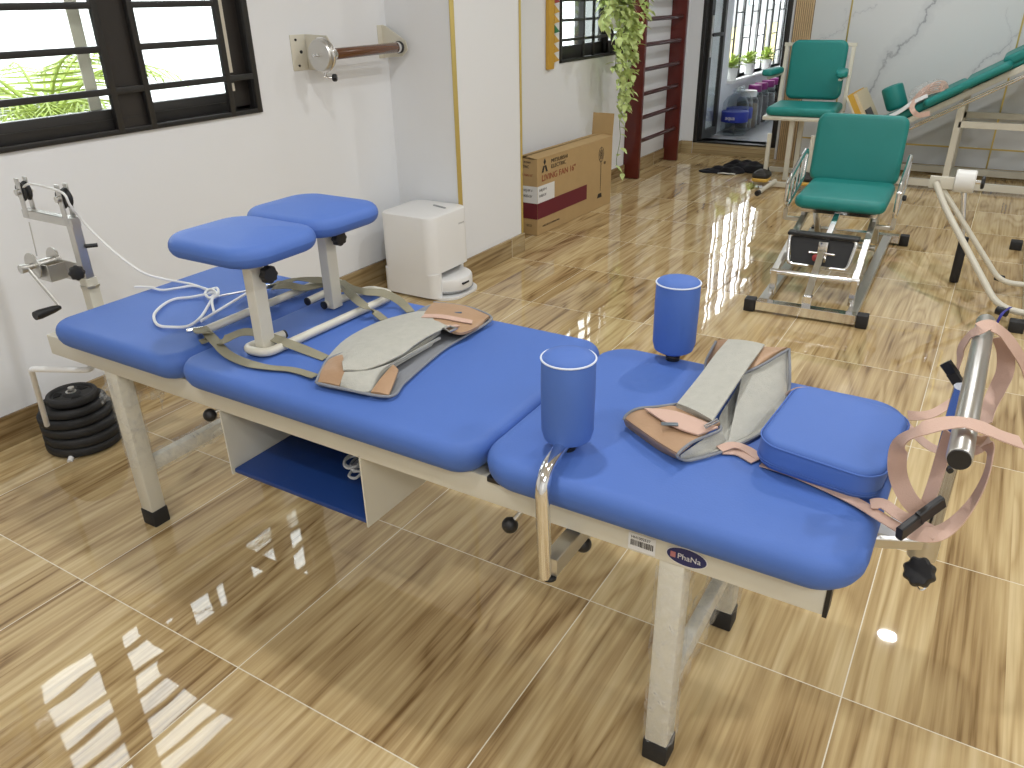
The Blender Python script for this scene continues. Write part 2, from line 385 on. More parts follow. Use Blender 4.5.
# ================================================================ ROOM
XB, YL, YR, X0 = 7.5, 2.72, -3.6, -2.4       # back wall, left wall, right wall, wall behind the camera
YW2 = 2.64                                   # window wall beyond the pillar
struct('floor', M().box((X0,YR,-.1),(7.56,YL+.1,0)), FLOORM)
struct('ceiling', M().box((X0,YR,CEIL),(7.56,YL+.1,CEIL+.1)), CEILM)
b=M(); T=.18
WX0,WX1,WZ0,WZ1=.55,2.43,.95,2.15
b.box((X0,YL,0),(WX0,YL+T,CEIL)); b.box((WX1,YL,0),(3.3,YL+T,CEIL)); b.box((WX0,YL,0),(WX1,YL+T,WZ0)); b.box((WX0,YL,WZ1),(WX1,YL+T,CEIL))
# pillar that juts out and the recessed wall after it
b.box((3.3,2.32,0),(3.92,YL+T,CEIL))
W2=(4.98,6.15,.97,2.15)
b.box((3.92,YW2,0),(W2[0],YW2+T,CEIL)); b.box((W2[1],YW2,0),(7.56,YW2+T,CEIL)); b.box((W2[0],YW2,0),(W2[1],YW2+T,W2[2])); b.box((W2[0],YW2,W2[3]),(W2[1],YW2+T,CEIL))
struct('wall_left', b, PAINTW)
struct('wall_right', M().box((X0,YR-.1,0),(7.56,YR,CEIL)), PAINTW)
struct('wall_front', M().box((X0-.1,YR,0),(X0,YL,CEIL)), PAINTW)
DY0,DY1,DZ=1.74,2.52,2.3
b=M(); b.box((XB,DY1,0),(XB+.12,YW2,CEIL)); b.box((XB,DY0,DZ),(XB+.12,DY1,CEIL)); b.box((XB+.01,1.56,0),(XB+.12,DY0,CEIL))
struct('wall_back', b, PAINTW)
struct('trim_1', M().box((XB+.005,DY0,0),(XB+.30,DY1,.10),.003), BASEM)          # tiled step below the glass door
b=M().box((XB,YR,0),(XB+.12,1.56,CEIL)); struct('wall_back_marble', b, MARBLE)
b=M()
for k in range(9):
    y=1.565+k*.0165; b.box((XB-.022,y,0),(XB+.012,y+.011,CEIL),.002)
t2_=struct('trim_2', b, SLAT); obj('slat_backing',M().box((XB-.006,1.56,0),(XB+.012,1.715,CEIL)),mat('slat_shadow_gap',(.22,.13,.06),.6),t2_)
b=M()
for z in (.21,1.43): b.box((XB-.004,YR,z-.006),(XB,1.56,z+.006))
for y in (1.27,.04,-1.19,-2.42): b.box((XB-.005,y-.006,0),(XB-.0005,y+.006,CEIL))
struct('trim_3', b, GOLD)
b=M().bar((3.298,2.318,.115),(3.298,2.318,CEIL),.022,.012,(1,-1,0)); struct('trim_4', b, GOLD)
b=M().bar((3.922,2.318,.115),(3.922,2.318,CEIL),.014,.012,(1,1,0)); struct('trim_5', b, GOLD)
# skirting
b=M(); h=.112; t=.014
b.box((X0,YL-t,0),(3.3,YL,h),.002); b.box((3.3-t,2.32-t,0),(3.3,YL-t,h),.002); b.box((3.3,2.32-t,0),(3.92+t,2.32,h),.002); b.box((3.92,2.32,0),(3.92+t,YW2,h),.002); b.box((3.93,YW2-t,0),(XB,YW2,h),.002)
struct('baseboard_left', b, BASEM)
b=M().box((XB-t,YR,0),(XB,1.56,.06),.002); struct('baseboard_back', b, BASEM)
b=M().box((XB-t,DY1,0),(XB,YW2-t,h),.002); struct('baseboard_back_corner', b, BASEM)
# ---- ceiling lamps
for i,(x,y) in enumerate(LAMPS):
    t=thing('ceiling_downlight','round recessed ceiling downlight with white rim, above the camera frame','ceiling light',(x,y,CEIL),'round ceiling downlights')
    obj('rim',M().lathe([(.075,0),(.098,-.002),(.1,-.010),(.092,-.014),(.078,-.008)],(x,y,CEIL)),WHITEM,t)
    obj('diffuser',M().cyl((x,y,CEIL-.004),(x,y,CEIL-.001),.074),mat('lamp_diffuser',(1,.97,.92),.5,emit=6),t)
# ---- window 1 (left): black sliding window with security bars
w1=thing('window_1','','window',(WX0,YL,WZ0)); del w1['label']; del w1['category']; w1['kind']='structure'
yb,yf=YL+.10,YL-.012
b=M(); f=.045
b.box((WX0,yf,WZ0),(WX1,yb,WZ0+.016),.003); b.box((WX0,yf,WZ1-.03),(WX1,yb,WZ1),.003); b.box((WX1-.018,yf,WZ0),(WX1,yb,WZ1),.003); b.box((WX0,yf,WZ0),(WX0+.02,yb,WZ1),.003)
obj('window_frame',b,ALU,w1)
b=M()
def sash(x0,x1,y,z0=WZ0+.016,z1=WZ1-.03,st=.055,rb=.07):
    b.box((x0,y,z0),(x1,y+.03,z0+rb),.003); b.box((x0,y,z1-.05),(x1,y+.03,z1),.003); b.box((x0,y,z0),(x0+st,y+.03,z1),.003); b.box((x1-st,y,z0),(x1,y+.03,z1),.003)
    b.box((x0,y-.004,z0+rb*.45),(x1,y,z0+rb*.52))
sash(.60,1.20,YL+.045); sash(1.17,1.90,YL+.015); sash(1.86,2.42,YL+.045,st=.075)
obj('sash',b,ALU,w1)
obj('glass_pane',M().box((.62,YL+.06,1.0),(1.19,YL+.064,2.1)).box((1.2,YL+.028,1.0),(1.88,YL+.032,2.1)).box((1.88,YL+.058,1.0),(2.36,YL+.062,2.1)),GLASS,w1)
b=M().box((1.775,YL+.012,.965),(1.895,YL+.0145,2.12)); b.box((2.325,YL+.035,.98),(2.41,YL+.044,2.12)); obj('dark_stile_panel',b,mat('dark_panel',(.028,.024,.021),.35),w1)
b=M()
b.box((WX0,YL-.012,1.084),(WX1-.016,YL+.006,1.106),.002)
for z in (1.232,1.368,1.505,1.642,1.779,1.916,2.05):
    for xa,xb_ in ((WX0,1.765),(1.90,2.275)): b.box((xa,YL-.012,z-.011),(xb_,YL+.006,z+.011),.002)
b.box((WX0,YL-.012,WZ0),(WX1,YL+.004,WZ0+.018),.002)
for x in (.62,.82,1.2,1.225,1.765,1.90,2.275,2.415): b.box((x-.012,YL-.013,WZ0),(x+.012,YL+.007,WZ1),.002)
obj('security_bars',b,ALU,w1)
b=M().box((2.288,YL+.006,1.115),(2.318,YL+.012,2.1)).box((2.292,YL+.006,1.045),(2.314,YL+.012,1.075)).box((1.70,YL+.046,1.03),(1.745,YL+.05,2.1)); obj('glazing_bead',b,mat('beige_bead',(.60,.56,.46),.5),w1)
# ---- window 2, beyond the pillar
w2=thing('window_2','','window',(W2[0],YW2,W2[2])); del w2['label']; del w2['category']; w2['kind']='structure'
b=M(); x0,x1,z0,z1=W2
b.box((x0,YW2-.008,z0),(x1,YW2+.1,z0+.02),.002).box((x0,YW2-.008,z1-.03),(x1,YW2+.1,z1),.002).box((x0,YW2-.008,z0),(x0+.03,YW2+.1,z1),.002).box((x1-.03,YW2-.008,z0),(x1,YW2+.1,z1),.002)
for xa,xb_,y in ((x0+.03,5.42,YW2+.03),(5.38,5.8,YW2+.06),(5.78,x1-.03,YW2+.03)):
    b.box((xa,y,z0+.02),(xb_,y+.03,z0+.10),.003).box((xa,y,z1-.09),(xb_,y+.03,z1-.03),.003).box((xa,y,z0+.02),(xa+.04,y+.03,z1-.03),.003).box((xb_-.04,y,z0+.02),(xb_,y+.03,z1-.03),.003)
obj('window_frame',b,ALU,w2)
b=M()
for z in (1.11,1.23,1.35,1.48,1.6,1.72): b.box((x0,YW2-.006,z-.009),(x1,YW2+.008,z+.009),.002)
for x in (5.34,5.50,5.82): b.box((x-.011,YW2-.007,z0),(x+.011,YW2+.009,z1),.002)
obj('security_bars',b,ALU,w2)
obj('glass_pane',M().box((x0+.04,YW2+.045,z0+.05),(5.4,YW2+.049,z1-.05)).box((5.42,YW2+.072,z0+.05),(5.79,YW2+.076,z1-.05)).box((5.81,YW2+.045,z0+.05),(x1-.04,YW2+.049,z1-.05)),GLASS,w2)
# ---- glass door ajar, opening to the balcony
d1=thing('door_1','','door',(XB,DY1,.1)); del d1['label']; del d1['category']; d1['kind']='structure'
b=M(); b.box((XB+.0,DY1-.035,.10),(XB+.06,DY1,DZ),.003).box((XB,DY0,.10),(XB+.06,DY0+.045,DZ),.003).box((XB,DY0,DZ-.05),(XB+.06,DY1,DZ),.003)
b.box((XB,DY0,.10),(XB+.08,DY1,.115),.003)
obj('door_frame',b,ALU,d1)
A=V3((XB+.05,DY1-.05,0)); dd=V3((1,-.045,0)).normalized(); nn=V3((.045,1,0)).normalized(); Lw=.40
def leafbox(u0,u1,z0,z1,t=.035):
    p=[A+dd*u0-nn*t/2,A+dd*u1-nn*t/2,A+dd*u1+nn*t/2,A+dd*u0+nn*t/2]; return [V3((q.x,q.y,z0)) for q in p],V3((0,0,z1-z0))
b=M(); 
for u0,u1,z0,z1 in ((0,.075,.12,2.25),(Lw-.05,Lw,.12,2.25),(.07,Lw-.04,.12,.20),(.07,Lw-.04,2.18,2.25),(.07,Lw-.04,1.02,1.05)): b.prism(*leafbox(u0,u1,z0,z1))
obj('door_leaf',b,ALU,d1)
obj('door_glass',M().prism(*leafbox(.07,Lw-.045,.19,2.2,.006)),GLASS,d1)
b=M(); b.prism(*[x for x in leafbox(.02,.05,.85,1.2,.05)]); dl=obj('handle_plate',b,STEEL,d1)
b=M().tube([A+dd*.035-nn*.02+V3((0,0,1.04)),A+dd*.035-nn*.07+V3((0,0,1.04)),A-dd*.08-nn*.075+V3((0,0,1.04))],.009); obj('door_handle',b,BLACK,d1)
# ---- balcony outside the door
BF=.10
struct('floor_balcony', M().box((XB+.12,.2,0),(11.4,2.5,BF)), mat('balcony_tile',(.42,.43,.45),.35,var=.15,vscale=8))
b=M(); BX0,BX1,BZ=8.36,10.75,.58
b.box((XB+.12,2.5,0),(BX0,2.64,2.6)).box((BX1,2.5,0),(11.5,2.64,2.6)).box((BX0,2.5,0),(BX1,2.64,BZ)).box((BX0,2.5,2.3),(BX1,2.64,2.6))
struct('wall_balcony_left', b, PAINTW)
b=M().box((11.4,.2,0),(11.5,2.5,2.6)).box((XB+.12,.1,0),(11.5,.2,2.6)); struct('wall_balcony_end', b, PAINTW)
struct('ceiling_balcony', M().box((XB+.12,.2,2.6),(11.5,2.64,2.7)), CEILM)
w3=thing('window_3','','window',(BX0,2.5,BZ)); del w3['label']; del w3['category']; w3['kind']='structure'
b=M(); b.box((BX0-.01,2.44,BZ-.03),(BX1+.02,2.64,BZ),.004); obj('window_sill',b,WHITEM,w3)
b=M()
for k in range(9):
    x=BX0+.04+k*.29; b.box((x-.008,2.56,BZ),(x+.008,2.576,2.3))
    if k<8:
        for z in ((.75,1.2) if k%2 else (.95,1.45)): b.box((x,2.562,z-.006),(x+.29,2.574,z+.006))
for z in (1.34,1.9): b.box((BX0,2.56,z-.008),(BX1,2.576,z+.008))
obj('window_grille',b,ALU,w3)
b=M()
for x in (BX0+.62,BX0+1.2,BX0+1.8,BX1-.04): b.box((x-.02,2.585,BZ),(x+.02,2.62,2.3),.003)
obj('window_mullion',b,WHITEM,w3)
# ---- outside
struct('ground', M().box((-6,2.9,-.9),(16,14,-.8)), EXTG)
bd=thing('neighbouring_building','white neighbouring building with ribbed cladding seen through the barred windows','building',(6,6.5,-.8))
b=M().box((3.95,6.1,-.8),(12,8.0,4)); 
for k in range(40): b.box((3.97+k*.2,6.06,-.8),(4.03+k*.2,6.1,4))
obj('wall',b,EXTW,bd); obj('roof',M().box((3.8,6.0,4),(12.2,8.2,4.15)),WHITEM,bd)
hs=thing('street_building','dark gated building with yellow panels seen across the street through the balcony window','building',(22,7.5,-.8))
obj('wall',M().box((14,7.0,-.8),(34,9.0,5)),mat('street_wall',(.10,.105,.10),.8),hs)
for k,x in enumerate((15.5,18,20.5,23,25.5,28,30.5)):
    gt=obj('gate_panel',M().box((x-1.0,6.93,-.6),(x+1.0,7.0,.55),.01),mat('street_yellow',(.20,.17,.05),.7) if k%2 else mat('street_pale',(.28,.28,.27),.7),hs)
    obj('window_pane',M().box((x-.7,6.95,1.1),(x+.2,7.0,1.9),.01),mat('street_glass',(.20,.24,.24),.3),hs)
sb=thing('reflection_blocker','unseen dark grey block added outside the left window to dim its floor reflection','building',(-2,5.8,-.8))  # added out of view to block sky from the window's floor reflection
obj('wall',M().box((-6,5.3,-.8),(1.75,6.5,7)),mat('blocker_grey',(.07,.068,.064),.8),sb)  # body of the added blocker, dark so it reflects weakly
obj('blocker_cap',M().box((-6.1,5.0,6.6),(1.85,6.6,6.75)),mat('grey_coping',(.3,.3,.28),.8),sb)
fence=thing('garden_wall','low white garden wall behind the palm, outside the left window','wall',(0,5.4,-.8))
obj('wall_panel',M().box((1.76,5.3,-.8),(3.3,5.42,.78)),EXTW,fence); obj('coping',M().box((1.76,5.26,.78),(3.32,5.46,.84),.01),mat('grey_coping',(.3,.3,.28),.8),fence)
pl=thing('palm_tree','leafy bright green palm outside the left barred window','plant',(2.30,4.12,-.8))
b=M().tube([(2.30,4.12,-.8),(2.32,4.12,-.2),(2.30,4.12,.84)],[.09,.07,.05]); obj('trunk',b,mat('palm_trunk',(.18,.12,.07),.9,bump=.5,bscale=20),pl)
b=M(); rr=random.Random(3)
for k in range(17):
    az=k*2.4; ln=.75+.35*rr.random(); el=.55+.8*rr.random(); P=[]
    for i in range(8):
        t=i/7; P.append(V3((2.30+math.cos(az)*ln*t*.62,4.12+math.sin(az)*ln*t*.62,.84+ln*.62*(math.sin(el)*t*1.5-.95*t*t))))
    b.tube(P,[.010*(1-.8*i/7) for i in range(8)],5)
    for i in range(1,8):
        for q in (0,.5):
            p=P[i-1].lerp(P[i],q) ; d=(P[i]-P[i-1]).normalized(); sd=d.cross(V3((0,0,1))).normalized()
            for sg in (-1,1):
                l=.22*(1-.45*i/8); e=p+sd*sg*l*.75+d*l*.65-V3((0,0,l*.35)); w=V3(d)*.007
                b._faces([[p-w,p+w,p+w*.9+V3((0,0,.002))],[p.lerp(e,.5)-w,p.lerp(e,.5)+w,p.lerp(e,.5)+w+V3((0,0,.002))],[e-w*.1,e+w*.1,e+V3((0,0,.002))]],True,False,True)
obj('frond',b,PALM,pl)
# ================================================================ TRACTION BED
bed=thing('traction_bed','large cream-framed treatment couch with three blue vinyl cushions in the foreground','treatment bed',(1.265,1.05,0))
BX=1.265; XN,XF=1.03,1.50
b=M()
b.box((XN,.076,.494),(XN+.03,2.144,.552),.003); b.box((XF-.03,.076,.494),(XF,2.144,.552),.003)
for y in (.30,.70,1.0,1.5,1.9): b.box((XN+.03,y,.50),(XF-.03,y+.04,.545),.003)
b.box((XN+.03,2.114,.494),(XF-.03,2.144,.552),.003)
obj('frame',b,CREAM,bed)
obj('end_cap',M().box((XN-.001,.070,.492),(XN+.031,.077,.554)),BLACK,bed); obj('end_cap',M().box((XF-.031,.070,.492),(XF+.001,.077,.554)),BLACK,bed)
obj('end_rail',M().box((XN+.03,.078,.53),(XF-.03,.10,.552),.003),CREAM,bed)
LEGY=((.300,.345),(1.86,1.91))
for k,(ya,yb_) in enumerate(LEGY):
    for x in (XN+.002,XF-.047):
        l=obj('leg',M().box((x,ya,.045),(x+.045,yb_,.494),.003),CREAM,bed)
        obj('rubber_foot',M().box((x-.003,ya-.003,0),(x+.048,yb_+.003,.052),.004),RUBBER,l)
        # cling film still wrapped round the legs
        q=M(); z0=.06 if k==0 else .20; rings=[]
        for i in range(10):
            z=z0+(.485-z0)*i/9; ring=[]
            for j in range(16):
                t=2*math.pi*j/16; c,s_=math.cos(t),math.sin(t); r=.0305/max(abs(c),abs(s_)); r=min(r,.036)*(1+.07*math.sin(5*t+i*1.7)+.05*math.sin(3*t-i*2.3))
                ring.append(V3((x+.0225+r*c,(ya+yb_)/2+r*s_,z)))
            rings.append(ring)
        obj('plastic_wrap',q._faces(rings,cap0=False,cap1=False),WRAP,l)
for ya,yb_ in LEGY:
    z=.165
    s_=obj('stretcher',M().box((XN+.04,(ya+yb_)/2-.013,z),(XF-.04,(ya+yb_)/2+.013,z+.042),.003),CREAM,bed)
    q=M(); rings=[]
    for i in range(12):
        x=XN+.05+(XF-XN-.10)*i/11; rings.append([V3((x,(ya+yb_)/2+(.026+.006*math.sin(i*2.1+j))*math.cos(2*math.pi*j/12),z+.021+(.032+.008*math.sin(i*1.7+2*j))*math.sin(2*math.pi*j/12))) for j in range(12)])
    obj('plastic_wrap',q._faces(rings,cap0=False,cap1=False),WRAP,s_)
# torn film flaps near the head legs
def film(P,Q,nm='plastic_wrap_flap'):
    obj(nm,M().patch(P,Q,.0008,5,6,.01,.006),WRAP,bed)
film([(1.0446,1.9060,0.4800),(1.0129,1.8972,0.4600),(0.9968,1.9028,0.4300)],[(1.0299,1.8832,0.4500),(1.0041,1.8660,0.4300),(0.9865,1.8783,0.4200)])
film([(1.1054,1.9015,0.4000),(1.1623,1.8977,0.4200),(1.1658,1.8437,0.4000)],[(1.0918,1.8810,0.3800),(1.1323,1.8579,0.3800),(1.1136,1.8224,0.3600)])
film([(1.50,.30,.20),(1.54,.27,.15),(1.55,.25,.09)],[(1.52,.34,.18),(1.58,.30,.12),(1.60,.27,.05)])
# cushions
cz=.554; ch=.072
obj('cushion',M().pillow((BX+.013,1.784,cz),(.594,.505,ch),.062,.026,.004,n=10,bulge=.012,lower=.044),BLUE,bed)
obj('cushion',M().pillow((BX+.013,1.112,cz),(.594,.832,ch),.062,.026,.004,n=10,bulge=.008,lower=.044),BLUE,bed)
obj('cushion',M().pillow((BX+.013,.362,cz),(.594,.66,ch),.075,.026,.004,n=10,bulge=.012,lower=.044),BLUE,bed)
for y in (.14,.52,.66): obj('cushion_bracket',M().box((XN-.006,y,.545),(XN+.02,y+.03,.557),.002),BLACK,bed)
# tray below
TY0,TY1,TZ=1.015,1.456,.318
tr=obj('tray',M().box((1.035,TY0+.006,TZ),(1.44,TY1-.006,TZ+.012),.003),NAVY,bed,label='dark blue shelf board of the under-bed tray')
for y in (TY0,TY1-.004):
    obj('side_panel',M().prism([(1.03,y,TZ-.004),(1.44,y,TZ-.004),(1.44,y,.50),(1.03,y,.50)],(0,.004,0)),CREAM,tr)
obj('back_panel',M().box((1.44,TY0,TZ-.004),(1.444,TY1,.50)),NAVY,tr)
# adjustment levers with ball knobs
for p,q in (((1.0437,1.5128,0.4600),(1.10,1.475,.485)),((1.0504,0.6567,0.4400),(1.08,.63,.485)),((1.0796,0.5124,0.4300),(1.12,.49,.485))):
    lv=obj('lever',M().cyl(p,q,.005),STEEL,bed); obj('ball_knob',M().ball(p,.0165),BLACK,lv)
# maker's oval badge and barcode sticker on the near rail
XL=XN-.0008
cy_,cz_=.297,.519
def oval(a,c_,x,m,nm,par): return obj(nm,M()._faces([[V3((xx,cy_+a*math.cos(t),cz_+c_*math.sin(t))) for t in [2*math.pi*k/40 for k in range(40)]] for xx in (x,x-.0006)]),m,par)
bg_=oval(.036,.0185,XL,PAPER,'badge',bed); oval(.0345,.0170,XL-.0004,LOGO,'badge_field',bg_)
RX=Matrix(((0,0,-1,0),(-1,0,0,0),(0,1,0,0),(0,0,0,1)))      # text that faces the camera side (-x)
text('badge_lettering','PhaNa',.0155,(XL-.0012,.313,.5135),RX,PAPER,bg_,.0003)
obj('badge_emblem',M().box((XL-.0016,.316,.513),(XL-.001,.325,.524)),mat('emblem_red',(.5,.2,.2),.5),bg_)
st=obj('barcode_sticker',M().box((XL-.0006,.352,.500),(XL,.402,.534)),PAPER,bed)
b=M(); rr=random.Random(5); y=.356
while y<.398:
    w=rr.choice((.0007,.0012,.0018)); b.box((XL-.0010,y,.509),(XL-.0006,y+w,.521)); y+=w+rr.choice((.0008,.0013))
obj('barcode',b,PRINT,st)
text('sticker_lettering','HH1002537',.0072,(XL-.0010,.397,.5245),RX,PRINT,st,.0002)
# side bolsters (upright rolls) on bent chrome brackets
def bolster(x,y,near):
    z0,z1,r=.648,.809,.0475
    prof=[(.0,z0-.006),(r*.55,z0-.004),(r*.90,z0+.006),(r*.99,z0+.022),(r*1.01,z1-.05),(r,z1-.004),(r*.97,z1),(r*.9,z1+.004),(r*.5,z1+.009),(0,z1+.010)]
    bo=obj('side_bolster',M().lathe(prof,(x,y,0),seg=48),BLUE,bed)
    obj('piping',M().tube([(x+r*math.cos(t),y+r*math.sin(t),z1-.001) for t in [2*math.pi*k/48 for k in range(48)]],.0018,8,True),mat('white_piping',(.7,.75,.85),.5),bo)
    obj('stem',M().cyl((x,y,.622),(x,y,z0),.009),CHROME,bo)
    obj('stem_collar',M().cyl((x,y,.626),(x,y,.634),.016),BLACK,bo)
    s=-1 if near else 1
    xo=.957 if near else 1.585
    P=fillet([(x,y,.634),(xo,y-.012,.625),(xo,y-.018,.44)],.11,9) if near else fillet([(x-.0,y,.60),(xo+.01,y,.595),(xo+.01,y,.44)],.05,8)
    if near:
        P=fillet([(x,y,.642),(x-.03,y-.004,.648),(xo-.004,y-.020,.652),(xo-.004,y-.028,.44)],.10,10)
    br=obj('bolster_bracket',M().tube(P,.0125,16),CHROME,bed)
    obj('end_plug',M().cyl((xo if near else xo+.01,y-(.034 if near else 0),.436),(xo if near else xo+.01,y-(.034 if near else 0),.441),.0128),BLACK,br)
    obj('cross_tube',M().bar((xo,y-.034 if near else y,.462),(xo-s*.15,y-.034 if near else y,.462),.036,.03,(0,0,1)),STEEL,br)
bolster(1.085,.552,True); bolster(1.548,.525,False)
# T-shaped handle at the foot end
hb=obj('handle_post',M().tube([(1.30,-.040,.47),(1.30,-.040,.80)],.0185,20),DCHROME,bed)
obj('hole_plug',M().cyl((1.278,-.048,.66),(1.287,-.044,.66),.005),BLACK,hb)
obj('post_plate',M().box((1.27,-.02,.50),(1.33,.075,.512),.002),WHITEM,hb)
obj('clamp_collar',M().cyl((1.30,-.040,.47),(1.30,-.040,.535),.024),STEEL,hb)
obj('bracket_arm',M().bar((1.215,.09,.512),(1.28,-.035,.506),.02,.012,(0,0,1)),STEEL,hb)
cb=obj('handle_bar',M().cyl((1.060,-.046,.80),(1.625,-.052,.80),.0162,seg=28,bev=.003),STEEL,bed)
obj('end_plug',M().cyl((1.057,-.046,.80),(1.063,-.046,.80),.0145),BLACK,cb)
kn=knob((1.2062,-0.0432,0.5000),(-.72,.25,.6),.024,.022,parent=hb)
obj('spring_clip',M().tube(catmull([(1.2055,-0.0397,0.4800),(1.1943,-0.0478,0.4750),(1.2071,-0.0555,0.4750),(1.2158,-0.0476,0.4800)],4,True),.0015,6,True),CHROME,hb)
obj('steel_ring',M().tube([V3((1.2830,-0.0333,0.5100))+V3((0,math.cos(t)*.014,math.sin(t)*.012)) for t in [2*math.pi*k/20 for k in range(20)]],.0022,6,True),CHROME,hb)
# winch tower at the head end
wt=obj('winch_post',M().bar((1.24,2.24,.50),(1.24,2.24,.64),.036,.036,(1,0,0)),CREAM,bed)
obj('mount_arm',M().bar((1.24,2.26,.505),(1.24,2.12,.505),.036,.036,(0,0,1)).bar((1.20,2.13,.53),(1.31,2.13,.53),.03,.02,(0,0,1)),CREAM,wt)
obj('inner_post',M().bar((1.24,2.24,.62),(1.24,2.24,.80),.028,.028,(1,0,0)),STEEL,wt)
obj('pulley_arm',M().bar((1.24,2.222,.808),(1.24,2.475,.808),.026,.026,(0,0,1)),STEEL,wt)
for y in (2.25,2.455):
    obj('pulley_bracket',M().box((1.226,y-.012,.80),(1.229,y+.012,.915),.001).box((1.251,y-.012,.80),(1.254,y+.012,.915),.001),STEEL,wt)
    obj('pulley_wheel',M().lathe([(.012,-.010),(.027,-.010),(.029,-.008),(.023,0),(.029,.008),(.027,.010),(.012,.010)],(1.24,y,.875),(1,0,0)),BLACK,wt)
    obj('axle',M().cyl((1.215,y,.875),(1.262,y,.875),.009),STEEL,wt)
obj('release_pin',M().cyl((1.25,2.225,.735),(1.275,2.205,.735),.006),BLACK,wt)
knob((1.1950,2.2066,0.6750),(-.55,-.83,0),.021,.02,parent=wt)
obj('locking_collar',M().cyl((1.24,2.24,.612),(1.24,2.24,.618),.028,seg=8),STEEL,wt)
WC=V3((1.205,2.392,.672))
obj('winch_drum',M().lathe([(.001,-.035),(.040,-.035),(.040,-.032),(.014,-.031),(.014,.031),(.040,.032),(.040,.035),(.001,.035)],WC,(1,0,0)),STEEL,wt)
obj('winch_cheek',M().bar(WC+V3((.030,-.15,-.02)),WC+V3((.030,.02,-.02)),.004,.06,(1,0,0)).bar(WC+V3((-.022,-.06,-.02)),WC+V3((-.022,.02,-.02)),.004,.05,(1,0,0)).bar(WC+V3((-.022,-.058,-.02)),WC+V3((.030,-.058,-.02)),.004,.05,(0,1,0)),STEEL,wt)
obj('winch_shaft',M().cyl(WC+V3((-.060,0,0)),WC+V3((.045,0,0)),.009).cyl(WC+V3((-.072,0,0)),WC+V3((-.056,0,0)),.013),STEEL,wt)
CR=V3((1.1739,2.3131,0.5550))
obj('crank_arm',M().bar(WC+V3((-.052,0,.0)),CR,.014,.006,(0,1,0)),STEEL,wt)
H1=V3((1.0934,2.3061,0.5550))
obj('crank_handle',M().tube([CR,CR.lerp(H1,.25),CR.lerp(H1,.8),H1],[.007,.011,.0145,.013],16),BLACK,wt)
obj('winch_cable',M().cyl((1.1952,2.3883,0.8000),(1.1867,2.3832,0.7000),.0016),STEEL,wt)
# bracket holding the weight plates below the head end
P=fillet([(1.20,2.16,.475),(1.0922,2.0903,0.4300),(1.0121,2.2493,0.4300),(1.1040,2.4671,0.1400)],.012,3)
obj('weight_hanger',M().tube(P,.0085,10),WHITEM,bed)
# ================================================================ THINGS ON THE COUCH
TOP=.630
# knee stool: two padded rests on a tube frame
ks=thing('leg_rest_stool','twin blue padded leg rest on cream tube frame, standing on the couch','leg rest',(1.28,1.38,TOP))
zt=TOP+.012
for px,py in ((1.125,1.365),(1.425,1.43)):
    k=obj('post',M().bar((px,py,TOP+.002),(px,py,.848),.036,.03,(1,0,0)),CREAM,ks)
    obj('mount_plate',M().box((px-.04,py-.035,.843),(px+.06,py+.06,.851),.002),CREAM,k)
    knob((px+.015,py-.022,.820),(-.1,-.95,0),.020,.022,parent=k)
for c in ((1.172,1.438,.850),(1.424,1.462,.852)):
    obj('padded_seat',M().pillow(c,(.252,.290,.048),.07,.024,.010,n=9,bulge=.03),BLUE,ks)
b=M()
b.tube(fillet([(1.20,1.385,zt),(1.092,1.405,zt),(1.097,1.335,zt),(1.52,1.325,zt)],.03,6),.0105,14)
obj('base_tube',b,CREAM,ks)
obj('base_tube',M().tube([(1.13,1.578,zt),(1.52,1.585,zt)],.0105,14),CREAM,ks)
obj('base_tube',M().tube(fillet([(1.40,1.44,zt),(1.558,1.42,zt),(1.558,1.34,zt),(1.50,1.325,zt)],.03,6),.0105,14),CREAM,ks)
obj('base_tube',M().tube(fillet([(1.40,1.50,zt),(1.558,1.51,zt),(1.558,1.585,zt),(1.50,1.585,zt)],.03,6),.0105,14),CREAM,ks)
for p in ((1.20,1.385),(1.20,1.455)): obj('tube_plug',M().cyl((p[0]+.0,p[1],zt),(p[0]+.004,p[1],zt),.0108),BLACK,ks)
for p in ((1.40,1.44),(1.40,1.50)): obj('tube_plug',M().cyl((p[0]-.004,p[1],zt),(p[0],p[1],zt),.0108),BLACK,ks)
# traction rope
tr_=thing('traction_rope','white rope running from the head pulleys and knotted in a loop on the couch','rope',(1.3346,1.8086,0.6400))
rp=M()
R1=[(1.2356,2.4550,0.8789),(1.2264,2.3834,0.9050),(1.2045,2.1932,0.9050),(1.2090,2.1743,0.8700),(1.2376,2.1854,0.8200),(1.2548,2.1574,0.7700),(1.2696,2.1057,0.7200),(1.2953,2.0501,0.6700),(1.3308,2.0068,0.6450),(1.3518,1.9159,0.6380),(1.3349,1.8258,0.6400),(1.3123,1.7681,0.6450),(1.2857,1.7620,0.6400)]
rp.tube(catmull(R1,6),.0035,8)
obj('lead_rope',rp,ROPE,tr_)
obj('loop',M().tube(catmull([(1.3266,1.7936,0.6450),(1.3474,1.8932,0.6370),(1.3121,1.9225,0.6370),(1.2786,1.9489,0.6370),(1.2761,2.0081,0.6370),(1.2580,2.0421,0.6370)],6),.0035,8),ROPE,tr_)
obj('loop',M().tube(catmull([(1.3134,1.7774,0.6460),(1.2806,1.8226,0.6370),(1.2470,1.8512,0.6370),(1.1999,1.8398,0.6370),(1.1394,1.7957,0.6370),(1.0987,1.7248,0.6370),(1.1071,1.6812,0.6370),(1.1313,1.6508,0.6370),(1.1834,1.6697,0.6370),(1.2485,1.7169,0.6400),(1.2943,1.7499,0.6480)],6),.0037,8),ROPE,tr_)
